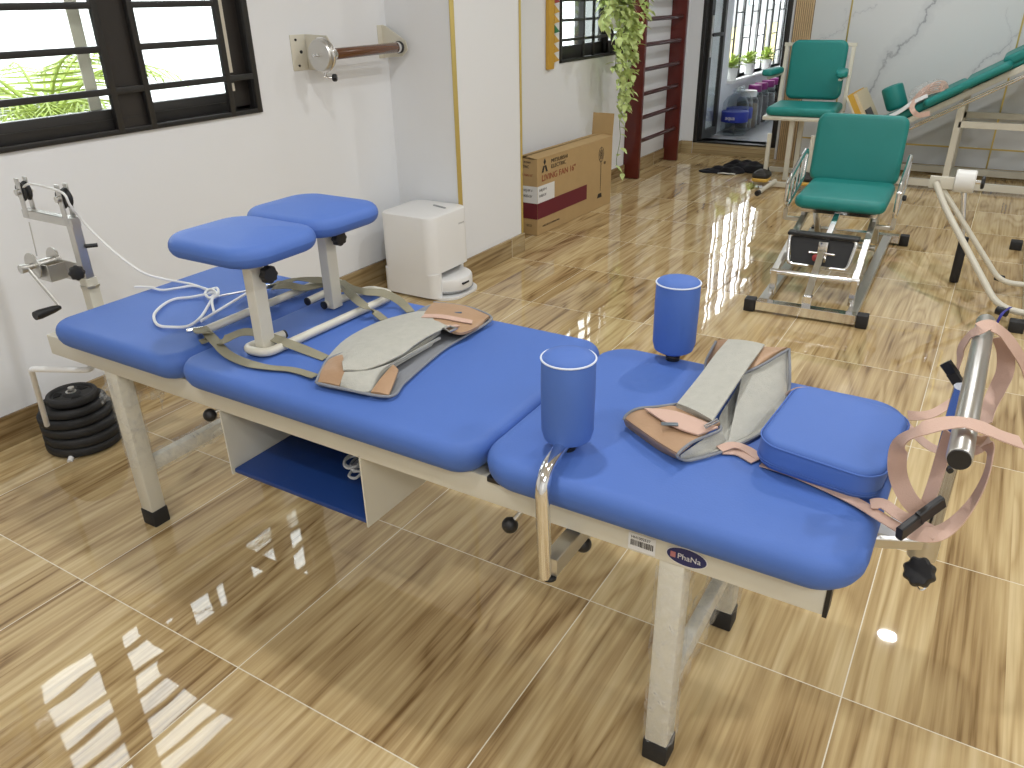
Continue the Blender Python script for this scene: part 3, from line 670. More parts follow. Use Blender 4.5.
obj('loop',M().tube(catmull([(1.3190,1.7954,0.6500),(1.3376,1.7841,0.6520),(1.2992,1.7344,0.6520),(1.2722,1.7343,0.6520),(1.2967,1.7848,0.6500),(1.3163,1.7821,0.6560),(1.2979,1.7360,0.6550),(1.2677,1.7214,0.6500),(1.2289,1.6704,0.6380)],6),.0035,8),ROPE,tr_)
# steel spreader rods between rope and straps
sr=thing('spreader_rod','thin steel spreader rods lying between the rope knot and the olive straps','rod',(1.1751,1.6557,0.6370))
obj('rod',M().cyl((1.3060,1.7579,0.6400),(1.3961,1.7115,0.6400),.0032,seg=10),STEEL,sr)
obj('rod',M().cyl((1.1656,1.6430,0.6400),(1.3763,1.7012,0.6420),.0038,seg=10),ROPE,sr)
obj('rod',M().cyl((1.1002,1.6137,0.6420),(1.1292,1.5858,0.6450),.0055,seg=12),CHROME,sr)
obj('rod',M().cyl((1.4296,1.6905,0.6450),(1.4406,1.6574,0.6500),.0045,seg=12),CHROME,sr)
# belt 1 : corset on the middle cushion
T1=thing('pelvic_belt','folded grey canvas pelvic belt with tan ends and olive straps on the middle cushion','belt',(1.2781,1.1089,0.6300))
obj('backing',M().patch([(1.0559,1.1391,0.6340),(1.1428,1.1951,0.6340),(1.2606,1.2377,0.6340),(1.3781,1.2417,0.6340),(1.4698,1.2087,0.6340),(1.5432,1.1950,0.6380),(1.5745,1.1187,0.6360),(1.5619,1.0215,0.6320)],[(1.0516,1.1314,0.6310),(1.0597,1.0711,0.6310),(1.0829,0.9608,0.6310),(1.1439,0.9740,0.6310),(1.2344,0.9905,0.6310),(1.3402,1.0051,0.6310),(1.4209,1.0042,0.6310),(1.5279,1.0082,0.6310)],.004),PIPING,T1,label='grey bound underside of the belt')
obj('canvas_panel',M().patch([(1.1313,1.1812,0.6440),(1.2369,1.2185,0.6450),(1.3522,1.2184,0.6470),(1.4394,1.1838,0.6490),(1.4686,1.1575,0.6490)],[(1.0864,1.0855,0.6520),(1.1265,1.0480,0.6550),(1.2076,1.0295,0.6560),(1.2847,1.0295,0.6560),(1.3736,1.0409,0.6550)],.010,bow=.006),CANVAS,T1)
obj('canvas_flap',M().patch([(1.1037,1.1054,0.6680),(1.1648,1.1364,0.6680),(1.2626,1.1550,0.6680),(1.3393,1.1468,0.6690),(1.3850,1.1040,0.6690)],[(1.0767,1.0784,0.6670),(1.1102,1.0325,0.6680),(1.1900,1.0174,0.6690),(1.2807,1.0252,0.6700),(1.3759,1.0223,0.6710)],.003,bow=.006,wav=.0012),CANVAS,T1)
obj('canvas_fold',M().patch([(1.0759,1.0732,0.6620),(1.1065,1.0366,0.6620),(1.1680,1.0170,0.6600),(1.2529,1.0187,0.6560),(1.3466,1.0217,0.6520)],[(1.0529,1.0688,0.6400),(1.0625,1.0005,0.6400),(1.1303,1.0199,0.6460),(1.1951,1.0202,0.6500),(1.3098,1.0220,0.6480)],.006,bow=.004),CANVAS,T1)
obj('tan_end',M().patch([(1.1486,1.1461,0.6580),(1.0831,1.0795,0.6630),(1.0522,1.0706,0.6410)],[(1.1148,1.1661,0.6500),(1.0771,1.1427,0.6510),(1.0472,1.1287,0.6380)],.005,bow=.003),TAN,T1,label='tan leather corner of the belt')
obj('tan_end',M().patch([(1.1675,1.0198,0.6540),(1.1062,1.0025,0.6520),(1.0642,0.9951,0.6400)],[(1.1593,0.9982,0.6500),(1.1130,0.9727,0.6480),(1.0726,0.9558,0.6390)],.005,bow=.002),TAN,T1,label='tan leather tab beside the canvas fold')
obj('tan_end',M().patch([(1.5324,1.1769,0.6500),(1.5480,1.1369,0.6500),(1.5542,1.0821,0.6480),(1.5420,1.0085,0.6400)],[(1.4194,1.1311,0.6550),(1.3842,1.0482,0.6600),(1.3857,0.9884,0.6550),(1.4809,0.9948,0.6420)],.006,bow=.004),TAN,T1,label='tan leather far end of the belt')
obj('pink_band',M().ribbon([(1.4207,1.1279,0.6620),(1.4307,1.0813,0.6660),(1.4389,1.0312,0.6640),(1.4535,1.0036,0.6580)],.022,.002),PINK,T1,label='pale pink webbing across the tan end')
obj('pink_band',M().ribbon([(1.3765,1.0490,0.6680),(1.3851,1.0209,0.6680),(1.4074,1.0129,0.6640)],.012,.002),PINK,T1)
obj('buckle',M().tube([(1.3577,1.0201,0.6720),(1.3549,0.9995,0.6700),(1.3804,0.9988,0.6680),(1.3811,1.0179,0.6700)],.003,8,True),STEEL,T1)
obj('maker_tag',M().box((-.012,-.004,0),(.012,.004,.002),.0005).xf(Matrix.Translation(V3((1.4853,1.0707,0.6580)))@Matrix.Rotation(-.95,4,'Z')),mat('tag_blue',(.05,.09,.16),.5),T1)
P=[(1.0438,1.1264,0.6400),(1.0499,1.0608,0.6400),(1.0721,0.9543,0.6380),(1.1363,0.9674,0.6370),(1.2262,0.9838,0.6370),(1.3314,0.9984,0.6370),(1.4096,0.9962,0.6380),(1.5050,0.9932,0.6400),(1.5386,1.0041,0.6420),(1.5488,1.0496,0.6480),(1.5511,1.1019,0.6500),(1.5332,1.1789,0.6520)]
obj('piping',M().tube(catmull(P,5),.0032,8),PIPING,T1)
obj('piping',M().tube(catmull([(1.0416,1.1267,0.6420),(1.0800,1.1453,0.6520),(1.1266,1.1659,0.6550),(1.1816,1.1533,0.6550)],5),.003,8),PIPING,T1)
ST=[([(1.1222,1.5802,0.6500),(1.0907,1.5059,0.6500),(1.0886,1.4862,0.6430),(1.0689,1.4343,0.6680),(1.1150,1.4214,0.6720),(1.1293,1.3706,0.6700),(1.1469,1.3327,0.6550),(1.1609,1.2794,0.6400),(1.1583,1.2096,0.6340)],[(0,0,1),(0,0,1),(-.3,-.3,1),(-.6,-.2,.8),(-.5,-.2,.8),(-.2,0,1),(-.5,-.4,.8),(-.5,-.4,.8),(-.2,-.2,1)]),
    ([(1.1136,1.5700,0.6560),(1.0749,1.4775,0.6500),(1.0557,1.4171,0.6400),(1.0488,1.3500,0.6360),(1.0578,1.2903,0.6340),(1.0759,1.2299,0.6340),(1.0721,1.1591,0.6360)],[(0,0,1),(-.4,0,1),(-.4,-.3,1),(-.3,-.3,1),(0,0,1),(0,0,1),(0,0,1)]),
    ([(1.3895,1.6127,0.6650),(1.4231,1.5882,0.6650),(1.4495,1.5611,0.6550),(1.5146,1.5418,0.6500),(1.5281,1.5046,0.6600)],[(0,0,1),(-.5,-.3,.8),(-.5,-.3,.8),(-.3,-.3,1),(0,0,1)]),
    ([(1.4005,1.6335,0.6550),(1.4185,1.6108,0.6680),(1.4581,1.5943,0.6720),(1.4964,1.5496,0.6650),(1.5341,1.5169,0.6600)],[(0,0,1),(-.3,-.3,1),(0,0,1),(-.5,-.3,.8),(0,0,1)]),
    ([(1.5235,1.4904,0.6650),(1.4651,1.4160,0.6680),(1.4168,1.3403,0.6700),(1.3986,1.2936,0.6650),(1.4174,1.2809,0.6450),(1.3873,1.2252,0.6450)],[(0,0,1),(-.6,.2,.7),(-.5,0,.8),(-.2,0,1),(0,0,1),(0,0,1)]),
    ([(1.5131,1.4805,0.6680),(1.4756,1.4123,0.6720),(1.4633,1.3479,0.6750),(1.4833,1.3090,0.6720),(1.5017,1.2783,0.6550),(1.4944,1.2461,0.6450),(1.4689,1.2054,0.6420)],[(0,0,1),(-.3,0,1),(-.5,-.2,.8),(-.6,-.2,.7),(-.6,-.2,.7),(-.5,-.2,.8),(0,0,1)])]
for P,Hn in ST: obj('olive_strap',M().ribbon(P,.022,.0016,hints=Hn),OLIVE,T1,label='olive webbing strap')
obj('strap_knot',M().ribbon([(1.1313,1.6147,0.6400),(1.0874,1.5445,0.6600),(1.0928,1.5245,0.6620),(1.0978,1.5303,0.6400),(1.0779,1.5399,0.6360)],.026,.003),OLIVE,T1)
obj('strap_knot',M().ribbon([(1.4357,1.6777,0.6400),(1.4239,1.6501,0.6600),(1.4365,1.6307,0.6620),(1.4341,1.6201,0.6500)],.026,.003),OLIVE,T1)
# belt 2 : thoracic belt, standing open
T2=thing('chest_belt','open grey canvas chest belt with tan leather ends and wide strap, beside the square cushion','belt',(1.3474,0.3539,0.6300))
obj('canvas_wall',M().patch([(1.5563,0.2817,0.7000),(1.5205,0.3011,0.6950),(1.4800,0.3227,0.6880),(1.4367,0.3399,0.6800)],[(1.5002,0.2577,0.6340),(1.3859,0.2509,0.6330),(1.2886,0.2738,0.6330),(1.2282,0.3012,0.6330)],.004,m=8,bow=-.004),CANVAS,T2)
obj('canvas_floor',M().patch([(1.4947,0.3511,0.6550),(1.4225,0.3479,0.6400),(1.3113,0.3432,0.6380),(1.2599,0.3279,0.6380),(1.1602,0.3580,0.6360)],[(1.3912,0.2602,0.6340),(1.3073,0.2612,0.6330),(1.2494,0.2825,0.6320),(1.2023,0.3079,0.6320),(1.1515,0.3456,0.6320)],.004,bow=-.002),CANVAS,T2)
obj('tan_end',M().patch([(1.5482,0.4327,0.6880),(1.5508,0.4014,0.6960),(1.5386,0.3288,0.7000),(1.5539,0.2825,0.7020)],[(1.5265,0.4418,0.6360),(1.5003,0.4046,0.6500),(1.4387,0.3380,0.6820),(1.5159,0.3002,0.6970)],.005,bow=.003),TAN,T2,label='tan leather far end standing up behind the strap')
obj('tan_end',M().patch([(1.2241,0.4748,0.6640),(1.2637,0.4150,0.6640),(1.2590,0.3653,0.6630),(1.2497,0.3249,0.6600)],[(1.1946,0.4891,0.6520),(1.1640,0.4420,0.6540),(1.1387,0.3980,0.6540),(1.1190,0.3564,0.6540)],.006,bow=.003),TAN,T2,label='tan leather near end folded over')
obj('tan_lip',M().patch([(1.1941,0.4900,0.6520),(1.1630,0.4416,0.6540),(1.1379,0.3976,0.6540),(1.1173,0.3558,0.6540)],[(1.2055,0.4896,0.6330),(1.1786,0.4452,0.6330),(1.1529,0.4000,0.6330),(1.1400,0.3555,0.6330)],.005,bow=0),TAN,T2)
obj('canvas_lining',M().patch([(1.2416,0.3203,0.6550),(1.1818,0.3380,0.6520),(1.1242,0.3531,0.6500)],[(1.2394,0.3073,0.6340),(1.1822,0.3214,0.6330),(1.1446,0.3506,0.6320)],.004),CANVAS,T2)
obj('wide_strap',M().patch([(1.5328,0.4015,0.7040),(1.4656,0.4068,0.6950),(1.3792,0.4083,0.6840),(1.2592,0.4114,0.6740)],[(1.5325,0.3254,0.7080),(1.4185,0.3286,0.6980),(1.3224,0.3307,0.6860),(1.2235,0.3317,0.6760)],.004,bow=.003),CANVAS,T2)
obj('wide_strap_fold',M().patch([(1.2592,0.4114,0.6740),(1.2590,0.4125,0.6680),(1.2559,0.4067,0.6640)],[(1.2235,0.3317,0.6760),(1.2317,0.3320,0.6680),(1.2334,0.3312,0.6640)],.003),CANVAS,T2)
obj('pink_band',M().patch([(1.2175,0.4598,0.6710),(1.2329,0.4041,0.6720),(1.2204,0.3194,0.6680)],[(1.1928,0.4151,0.6700),(1.1786,0.3787,0.6700),(1.1801,0.3427,0.6660)],.003),PINK,T2,label='pale pink webbing on the tan leather')
obj('buckle',M().tube([(1.1966,0.3379,0.6780),(1.2355,0.3270,0.6760),(1.2336,0.3232,0.6740),(1.1946,0.3346,0.6760)],.0018,6,True),STEEL,T2)
obj('maker_tag',M().box((-.015,-.005,0),(.015,.005,.002),.0005).xf(Matrix.Translation(V3((1.1800,0.3958,0.6730)))@Matrix.Rotation(-1.12,4,'Z')),mat('tag_steel',(.12,.15,.17),.4),T2)
for P in ([(1.5524,0.2794,0.7020),(1.5054,0.2620,0.6680),(1.4808,0.2551,0.6370),(1.3758,0.2502,0.6350),(1.2986,0.2592,0.6350),(1.2405,0.2802,0.6350),(1.1920,0.3050,0.6350),(1.1448,0.3385,0.6350),(1.1307,0.3527,0.6400),(1.1167,0.3557,0.6560),(1.1614,0.3466,0.6600),(1.2173,0.3183,0.6620),(1.2371,0.3195,0.6620)],
          [(1.5041,0.4359,0.6400),(1.5166,0.4391,0.6550),(1.5339,0.4347,0.6750),(1.5473,0.4308,0.6900)],[(1.4290,0.3365,0.6840),(1.4726,0.3102,0.6920),(1.5488,0.2802,0.7020)],[(1.1911,0.4887,0.6520),(1.2001,0.4864,0.6600),(1.2171,0.4721,0.6680),(1.2411,0.4446,0.6680),(1.2739,0.4162,0.6660)]):
    obj('piping',M().tube(catmull(P,5),.0028,8),PIPING,T2)
for P,Hn in (([(1.2004,0.3079,0.6370),(1.2211,0.2899,0.6400),(1.2241,0.2659,0.6370),(1.2089,0.2373,0.6340)],None),
             ([(1.2014,0.3029,0.6340),(1.2101,0.2761,0.6340),(1.1953,0.2431,0.6340)],None),
             ([(1.4742,0.2550,0.6400),(1.4722,0.2479,0.6500),(1.4653,0.2344,0.6600),(1.4519,0.2224,0.6700)],None)):
    obj('pink_strap',M().ribbon(P,.020,.002),PINK,T2,label='pale pink webbing strap')
# square cushion
sc=thing('square_cushion','thick square blue vinyl cushion lying at the foot end of the couch','cushion',(1.25,.125,TOP))
mt=Matrix.Translation((1.286,.137,TOP+.006))@Matrix.Rotation(math.radians(3),4,'X')@Matrix.Rotation(math.radians(-2),4,'Y')@Matrix.Rotation(math.radians(-4),4,'Z')
obj('pad',M().pillow((0,0,0),(.236,.200,.058),.04,.012,.005,n=9,mtx=mt,bulge=.02),BLUE,sc)
def rrect(wx,wy,r,z,mt,n=8,bulge=.02):
    P=[]
    for q,(sx,sy) in enumerate(((1,1),(-1,1),(-1,-1),(1,-1))):
        for k in range(n+1):
            t=math.pi/2*(q+k/n); x=sx*(wx/2-r)+r*math.cos(t); y=sy*(wy/2-r)+r*math.sin(t); x*=1+bulge*(1-(2*y/wy)**2); y*=1+bulge*(1-(2*x/wx)**2); P.append(mt@V3((x,y,z)))
    return P
for z in (.050,.016,.012): obj('seam_piping',M().tube(rrect(.238,.202,.04,z,mt),.0016 if z>.04 else .0009,6,True),BLUE,sc)
# pink harness looped over the handle bar
ph=thing('pink_harness','pale pink webbing straps looped over the steel handle bar with black buckles','strap',(1.3,-.05,.80))
def pr(P,Hn,w=.023): return obj('webbing',M().ribbon(P,w,.0018,hints=Hn),PINK,ph)
# from under the cushion, past the near buckle, up the right side to the bar
pr([(1.1962,0.2311,0.6340),(1.1887,0.1738,0.6340),(1.1710,0.1141,0.6340),(1.1506,0.0648,0.6340),(1.1207,0.0262,0.6380),(1.1022,0.0022,0.6420),(1.0953,-0.0197,0.6450),(1.0995,-0.0442,0.6500),(1.1162,-0.0635,0.6650),(1.1274,-0.0787,0.7000),(1.1354,-0.0859,0.7400),(1.1416,-0.0843,0.7750),(1.1480,-0.0743,0.7900),(1.1369,-0.0598,0.8000)],
   [(0,0,1),(0,0,1),(0,0,1),(0,0,1),(0,0,1),(-.2,-.2,1),(-.5,-.2,.7),(-.6,.1,.6),(-.5,.6,.4),(-.3,.9,.3),(-.2,1,.2),(-.2,1,.3),(-.3,.8,.5),(-.3,.6,.6)])
pr([(1.1486,0.0501,0.6400),(1.1505,0.0324,0.6450),(1.1283,0.0078,0.6480),(1.1122,-0.0222,0.6500),(1.1011,-0.0478,0.6480)],[(0,0,1),(-.3,-.2,.9),(-.3,-.2,.9),(-.3,-.2,.9),(-.4,-.2,.8)])
# near loop over the bar
pr([(1.1353,-0.0241,0.6550),(1.1370,-0.0010,0.6720),(1.1385,0.0181,0.7000),(1.1285,0.0269,0.7350),(1.1162,0.0265,0.7750),(1.0960,0.0077,0.8120),(1.1072,-0.0182,0.8240),(1.1200,-0.0424,0.8260),(1.1185,-0.0681,0.8240),(1.1251,-0.0915,0.8150),(1.1381,-0.1156,0.8050)],
   [(-.8,-.2,.4),(-.8,-.2,.4),(-.9,-.2,.3),(-.9,0,.3),(-.6,.2,.7),(-.3,.1,1),(-.2,0,1),(-.1,0,1),(-.2,0,1),(-.2,0,1),(-.3,0,1)],.026)
pr([(1.1323,-0.0293,0.8000),(1.1484,-0.0282,0.7500),(1.1473,-0.0271,0.7050),(1.1426,-0.0242,0.6600)],[(-.8,.5,.2)]*4,.020)
pr([(1.2063,-0.0626,0.7700),(1.2281,-0.0772,0.7450),(1.2288,-0.0665,0.7300),(1.2362,-0.0540,0.7200)],[(-.5,.1,.8)]*4,.018)
# far loop over the bar
pr([(1.6033,-0.0271,0.7000),(1.5801,-0.0240,0.7300),(1.5625,-0.0238,0.7650),(1.5309,-0.0302,0.8000),(1.5093,-0.0405,0.8240),(1.5243,-0.0528,0.8290),(1.5290,-0.0678,0.8240),(1.5476,-0.0856,0.8050),(1.5633,-0.1051,0.7800),(1.5942,-0.1283,0.7400),(1.6257,-0.1485,0.6900)],
   [(-.5,.8,.3),(-.5,.8,.3),(-.6,.6,.4),(-.6,.4,.6),(-.5,.2,.8),(-.5,0,1),(-.5,-.2,.8),(-.5,-.5,.6),(-.5,-.7,.4),(-.4,-.8,.3),(-.3,-.9,.2)],.025)
pr([(1.5856,-0.0807,0.7900),(1.5905,-0.0947,0.7600),(1.5922,-0.1023,0.7200),(1.5799,-0.0977,0.6900),(1.5467,-0.0911,0.6650),(1.4963,-0.0878,0.6500)],[(-.9,.1,.3),(-.9,.3,.3),(-.9,.3,.3),(-.8,.4,.4),(-.8,.5,.3),(-.8,.5,.3)],.030)
pr([(1.4892,0.0362,0.6400),(1.4963,0.0129,0.6420),(1.5135,-0.0064,0.6460),(1.5502,-0.0243,0.6500),(1.5825,-0.0396,0.6550)],[(-.6,-.2,.8),(-.4,0,.9),(-.4,.2,.9),(-.3,.3,.9),(-.3,.3,.9)],.020)
pr([(1.4486,0.0336,0.6400),(1.4294,0.0167,0.6350),(1.4041,-0.0074,0.6320),(1.3929,-0.0259,0.6320)],[(-.7,0,.7)]*4,.014)
obj('buckle',M().bar((1.0614,0.0014,0.6580),(1.1055,-0.0211,0.6680),.022,.011,(0,0,1),.002).bar((1.0970,-0.0181,0.6700),(1.1289,-0.0431,0.6900),.022,.010,(0,0,1),.002),BLACK,ph,label='black plastic buckle nearest the camera')
obj('buckle',M().bar((1.4992,-0.0031,0.7550),(1.4948,-0.0229,0.7350),.020,.010,(0,0,1),.002).bar((1.4930,-0.0176,0.7400),(1.4905,-0.0391,0.7150),.020,.009,(0,0,1),.002),BLACK,ph,label='black plastic buckle on the far loop')
# coiled cord lying in the tray
cc=M(); zc=.334
for k,(dx,dy,r) in enumerate(((0,0,.030),(.014,.008,.034),(-.010,-.008,.028),(.004,.016,.036),(-.016,.012,.026))):
    c0=V3((1.2019,1.1735,0.3340)); cc.tube([c0+V3((dx+r*1.25*math.cos(t),dy+r*math.sin(t)*.8,.002+k*.004+.003*math.sin(2*t+k))) for t in [2*math.pi*i/24 for i in range(24)]],.0035,6,True)
cc.tube(catmull([(1.1675,1.1818,0.3360),(1.1434,1.1701,0.3360),(1.1451,1.1494,0.3360),(1.1821,1.1496,0.3380),(1.1619,1.1135,0.3380)],5),.0035,6)
tag(obj('coiled_cord',cc,ROPE),'small white coiled cord lying in the blue tray under the couch','cord')
# ================================================================ WEIGHT PLATES
PC=V3((1.235,2.515,0)); zz=.004
psz=[(.124,.034),(.128,.034),(.124,.034),(.117,.032),(.104,.030),(.080,.030)]
plab=['black rubber weight plate at the very bottom of the stack on the floor','widest black weight plate, second from the bottom of the stack','black weight plate, third from the bottom of the stack','black weight plate, third from the top of the stack','black weight plate just under the small top plate','smallest black weight plate with three grip holes, on top of the stack']
for i,(r,t) in enumerate(psz):
    ox,oy=random.uniform(-.008,.008),random.uniform(-.008,.008); c=(PC.x+ox,PC.y+oy,zz)
    p=thing('weight_plate',plab[i],'weight plate',c,'black weight plates stacked by the wall')
    h=t
    prof=[(.016,0),(r*.85,0),(r*.97,.003),(r,.008),(r,h-.008),(r*.97,h-.003),(r*.90,h),(r*.82,h-.002),(r*.78,h-.009),(r*.36,h-.009),(r*.30,h-.002),(.018,h-.001)]
    obj('disc',M().lathe(prof,c,seg=56),RUBBER,p)
    if i==5:
        for a in (.3,2.4,4.5):
            obj('grip_recess',M().patch([V3(c)+V3((math.cos(a+q)*r*.70,math.sin(a+q)*r*.70,h-.008)) for q in (-.38,-.15,.15,.38)],[V3(c)+V3((math.cos(a+q)*r*.44,math.sin(a+q)*r*.44,h-.008)) for q in (-.30,-.1,.1,.30)],.002),mat('deep_black',(.002,.002,.002),.9),p)
    obj('hub',M().lathe([(.011,h-.006),(.011,h+.001),(.017,h+.001),(.017,h-.006)],c),STEEL,p)
    zz+=t
PT=V3((PC.x,PC.y,zz))
sp=thing('plate_spindle','steel spindle standing in the middle of the weight plate stack','spindle',(PC.x,PC.y,0))
obj('rod',M().cyl((PC.x,PC.y,zz-.004),(PC.x,PC.y,zz+.012),.0105,bev=.002),STEEL,sp); obj('foot',M().cyl((PC.x-.115,PC.y-.085,.001),(PC.x-.095,PC.y-.07,.012),.009),WHITEM,sp)
# ================================================================ WALL ROLLER
wr=thing('wall_forearm_roller','brown forearm exercise roller with steel dial on cream wall brackets, left of the corner','wall exerciser',(3.05,YL,1.16))
b=M(); y=YL-.001
P0=[V3((2.6398,2.7200,1.2367)),V3((2.7977,2.7200,1.2382)),V3((2.7854,2.7200,1.1023)),V3((2.6485,2.7200,1.0998))]
b.box((2.645,YL-.004,1.095),(2.735,YL,1.240),.002); obj('wall_plate',b,CREAM,wr)
b=M().prism([(2.735,YL,1.24),(2.735,YL-.13,1.235),(2.735,YL-.155,1.20),(2.735,YL-.155,1.12),(2.735,YL-.13,1.095),(2.735,YL,1.095)],(.004,0,0)); obj('side_bracket',b,CREAM,wr)
b=M().prism([(3.36,YL,1.24),(3.36,YL-.03,1.235),(3.36,YL-.145,1.18),(3.36,YL-.155,1.14),(3.36,YL-.12,1.11),(3.36,YL,1.10)],(.004,0,0)).box((3.355,YL-.004,1.10),(3.44 if False else 3.40,YL,1.24),.002); 
b=M().prism([(3.262,YL,1.26),(3.262,YL-.03,1.255),(3.262,YL-.145,1.19),(3.262,YL-.155,1.15),(3.262,YL-.12,1.12),(3.262,YL,1.11)],(.004,0,0)).box((3.23,YL-.004,1.11),(3.30-.016,YL,1.26),.002)
obj('side_bracket',b,CREAM,wr)
ry,rz_=YL-.12,1.158
obj('grip_roller',M().cyl((2.785,ry,rz_),(3.215,ry,rz_+.004),.0235,seg=28,bev=.003),BROWNG,wr)
obj('roller_ring',M().cyl((2.739,ry,rz_),(2.788,ry,rz_),.0225).cyl((3.215,ry,rz_+.004),(3.235,ry,rz_+.004),.0255),CHROME,wr)
obj('roller_cap',M().cyl((3.235,ry,rz_+.004),(3.246,ry,rz_+.004),.028),BLACK,wr)
dl_=obj('resistance_dial',M().lathe([(.002,-.004),(.012,-.006),(.061,-.006),(.066,0),(.066,.034),(.061,.038),(.002,.038)],(2.692,ry,rz_),(1,0,0),seg=48),STEEL,wr)
obj('dial_axle',M().cyl((2.675,ry,rz_),(2.69,ry,rz_),.007).cyl((2.655,ry,rz_),(2.675,ry,rz_),.005),CHROME,dl_)
obj('band_clamp',M().tube([(2.710,ry+.068*math.cos(t),rz_+.068*math.sin(t)) for t in [2*math.pi*k/40 for k in range(40)]],.004,6,True).cyl((2.71,ry-.02,rz_+.067),(2.71,ry+.02,rz_+.067),.004),CHROME,dl_)
obj('clamp_screw',M().cyl((2.71,ry-.004,rz_-.070),(2.71,ry-.004,rz_-.094),.006).cyl((2.705,ry,rz_-.088),(2.725,ry-.03,rz_-.092),.005),CHROME,dl_)
knob((2.723,ry-.03,rz_-.092),(.5,-.85,0),.015,.022,parent=dl_)
# plug screws
for xx,z_,rs in ((2.675,1.22,.005),(2.68,1.115,.005),(2.70,1.17,.007)): obj('screw',M().cyl((xx,YL-.004,z_),(xx,YL-.008,z_),rs),BLACK,wr)
# ================================================================ ROBOT VACUUM AND DOCK
dk=thing('vacuum_dock','tall white plastic cleaning dock standing on the floor by the pillar corner','appliance',(3.11,2.42,0))
def rring(cx,cy,wx,wy,r,z,n=7):
    P=[]
    for q,(sx,sy) in enumerate(((1,1),(-1,1),(-1,-1),(1,-1))):
        for k in range(n+1):
            t=math.pi/2*(q+k/n); P.append(V3((cx+sx*(wx/2-r)+r*math.cos(t),cy+sy*(wy/2-r)+r*math.sin(t),z)))
    return P
dx,dy,dw,dd_=3.116,2.420,.330,.335
b=M()._faces([rring(dx,dy,dw,dd_,.06,.135),rring(dx,dy,dw,dd_,.06,.408),rring(dx,dy,dw-.006,dd_-.006,.06,.418),rring(dx,dy,dw-.02,dd_-.02,.055,.422),rring(dx,dy,dw-.10,dd_-.10,.04,.424)])
obj('body',b,WHITEM,dk)
b=M(); b.box((dx+dw/2-.03,dy-dd_/2+.05,.012),(dx+dw/2,dy+dd_/2-.02,.137),.006).box((dx-dw/2+.03,dy+.10,.012),(dx+dw/2-.01,dy+dd_/2-.005,.137),.004)
b._faces([rring(dx-dw/2+.045,dy,.09,dd_,.0445,.012),rring(dx-dw/2+.045,dy,.09,dd_,.0445,.1355)])
obj('side_wall',b,WHITEM,dk)
obj('base_tray',M()._faces([rring(dx+.01,dy-.052,dw-.03,.39,.10,.001),rring(dx+.01,dy-.052,dw-.03,.39,.10,.012)]),WHITEM,dk)
obj('cavity_lining',M().box((dx-.10,dy+.02,.014),(dx+.14,dy+.10,.134)),mat('grey_plastic',(.28,.29,.30),.4),dk)
obj('lid_handle',M().pillow((dx+.055,dy-.06,.4245),(.014,.10,.003),.006,.001,rz=-.3),mat('grey_plastic',(.28,.29,.30)),dk)
text('lettering','dreame',.017,(dx+.06,dy-dd_/2-.0008,.345),(math.pi/2,0,0),mat('faint_grey',(.5,.5,.5),.4),dk,.0003)
rv=thing('robot_vacuum','round white robot vacuum parked half inside the dock','robot vacuum',(3.135,2.285,.013))
obj('body',M().lathe([(.02,.014),(.110,.014),(.130,.024),(.135,.036),(.135,.082),(.130,.092),(.118,.096),(.02,.097)],(3.135,2.315,0),seg=56),WHITEM,rv)
obj('bumper_gap',M().tube([(3.135+.1355*math.cos(t),2.315+.1355*math.sin(t),.03) for t in [2*math.pi*k/56 for k in range(56)]],.003,6,True),mat('grey_plastic',(.28,.29,.30)),rv)
obj('sensor_window',M().box((3.09,2.178,.062),(3.145,2.188,.072),.002),BLACK,rv)
obj('wheel',M().cyl((3.08,2.24,.014),(3.08,2.26,.014),.012 if False else .0125),RUBBER,rv)
# ================================================================ CARDBOARD BOX
bx=thing('cardboard_box','long brown cardboard fan box with dark red band, standing against the wall','box',(4.76,2.47,0))
ang=math.radians(-2.0); O=V3((4.252,2.400,0)); ex=V3((math.cos(ang),math.sin(ang),0)); ey=V3((-math.sin(ang),math.cos(ang),0)); Lb,Db,Hb=1.03,.165,.482
def bp(u,v,z): return O+ex*u+ey*v+V3((0,0,z))
obj('carton',M().prism([bp(0,0,.002),bp(Lb,0,.002),bp(Lb,Db,.002),bp(0,Db,.002)],(0,0,Hb-.01)),CARD,bx)
obj('top_flap',M().prism([bp(.0,0,Hb-.007),bp(Lb,0,Hb-.007),bp(Lb,.078,Hb+.004),bp(0,.078,Hb+.006)],(0,0,.004)),CARD,bx)
obj('top_flap',M().prism([bp(.0,Db,Hb-.007),bp(0,.092,Hb+.010),bp(Lb,.088,Hb+.006),bp(Lb,Db,Hb-.007)],(0,0,.004)),CARD,bx)
obj('end_flap',M().prism([bp(Lb-.004,.0,Hb-.01),bp(Lb-.004,Db,Hb-.01),bp(Lb+.012,Db,Hb+.145),bp(Lb+.012,.0,Hb+.145)],(.004,0,0)),CARD,bx)
e=.0012
def onfront(u0,u1,z0,z1,nm,m): return obj(nm,M().prism([bp(u0,-e,z0),bp(u1,-e,z0),bp(u1,-e,z1),bp(u0,-e,z1)],-ey*.0006),m,bx)
def onend(v0,v1,z0,z1,nm,m): return obj(nm,M().prism([bp(-e,v0,z0),bp(-e,v1,z0),bp(-e,v1,z1),bp(-e,v0,z1)],-ex*.0006),m,bx)
onfront(0,.655,.105,.205,'red_band',MAROON); onend(0,Db,.105,.205,'red_band',MAROON)
s1=onfront(.0,.21,.205,.310,'shipping_label',PAPER); s2=onend(0,.135,.205,.310,'shipping_label',PAPER)
RF=Matrix.Rotation(ang,4,'Z')@Matrix.Rotation(math.pi/2,4,'X'); RE=Matrix.Rotation(ang,4,'Z')@Matrix.Rotation(-math.pi/2,4,'Z')@Matrix.Rotation(math.pi/2,4,'X')
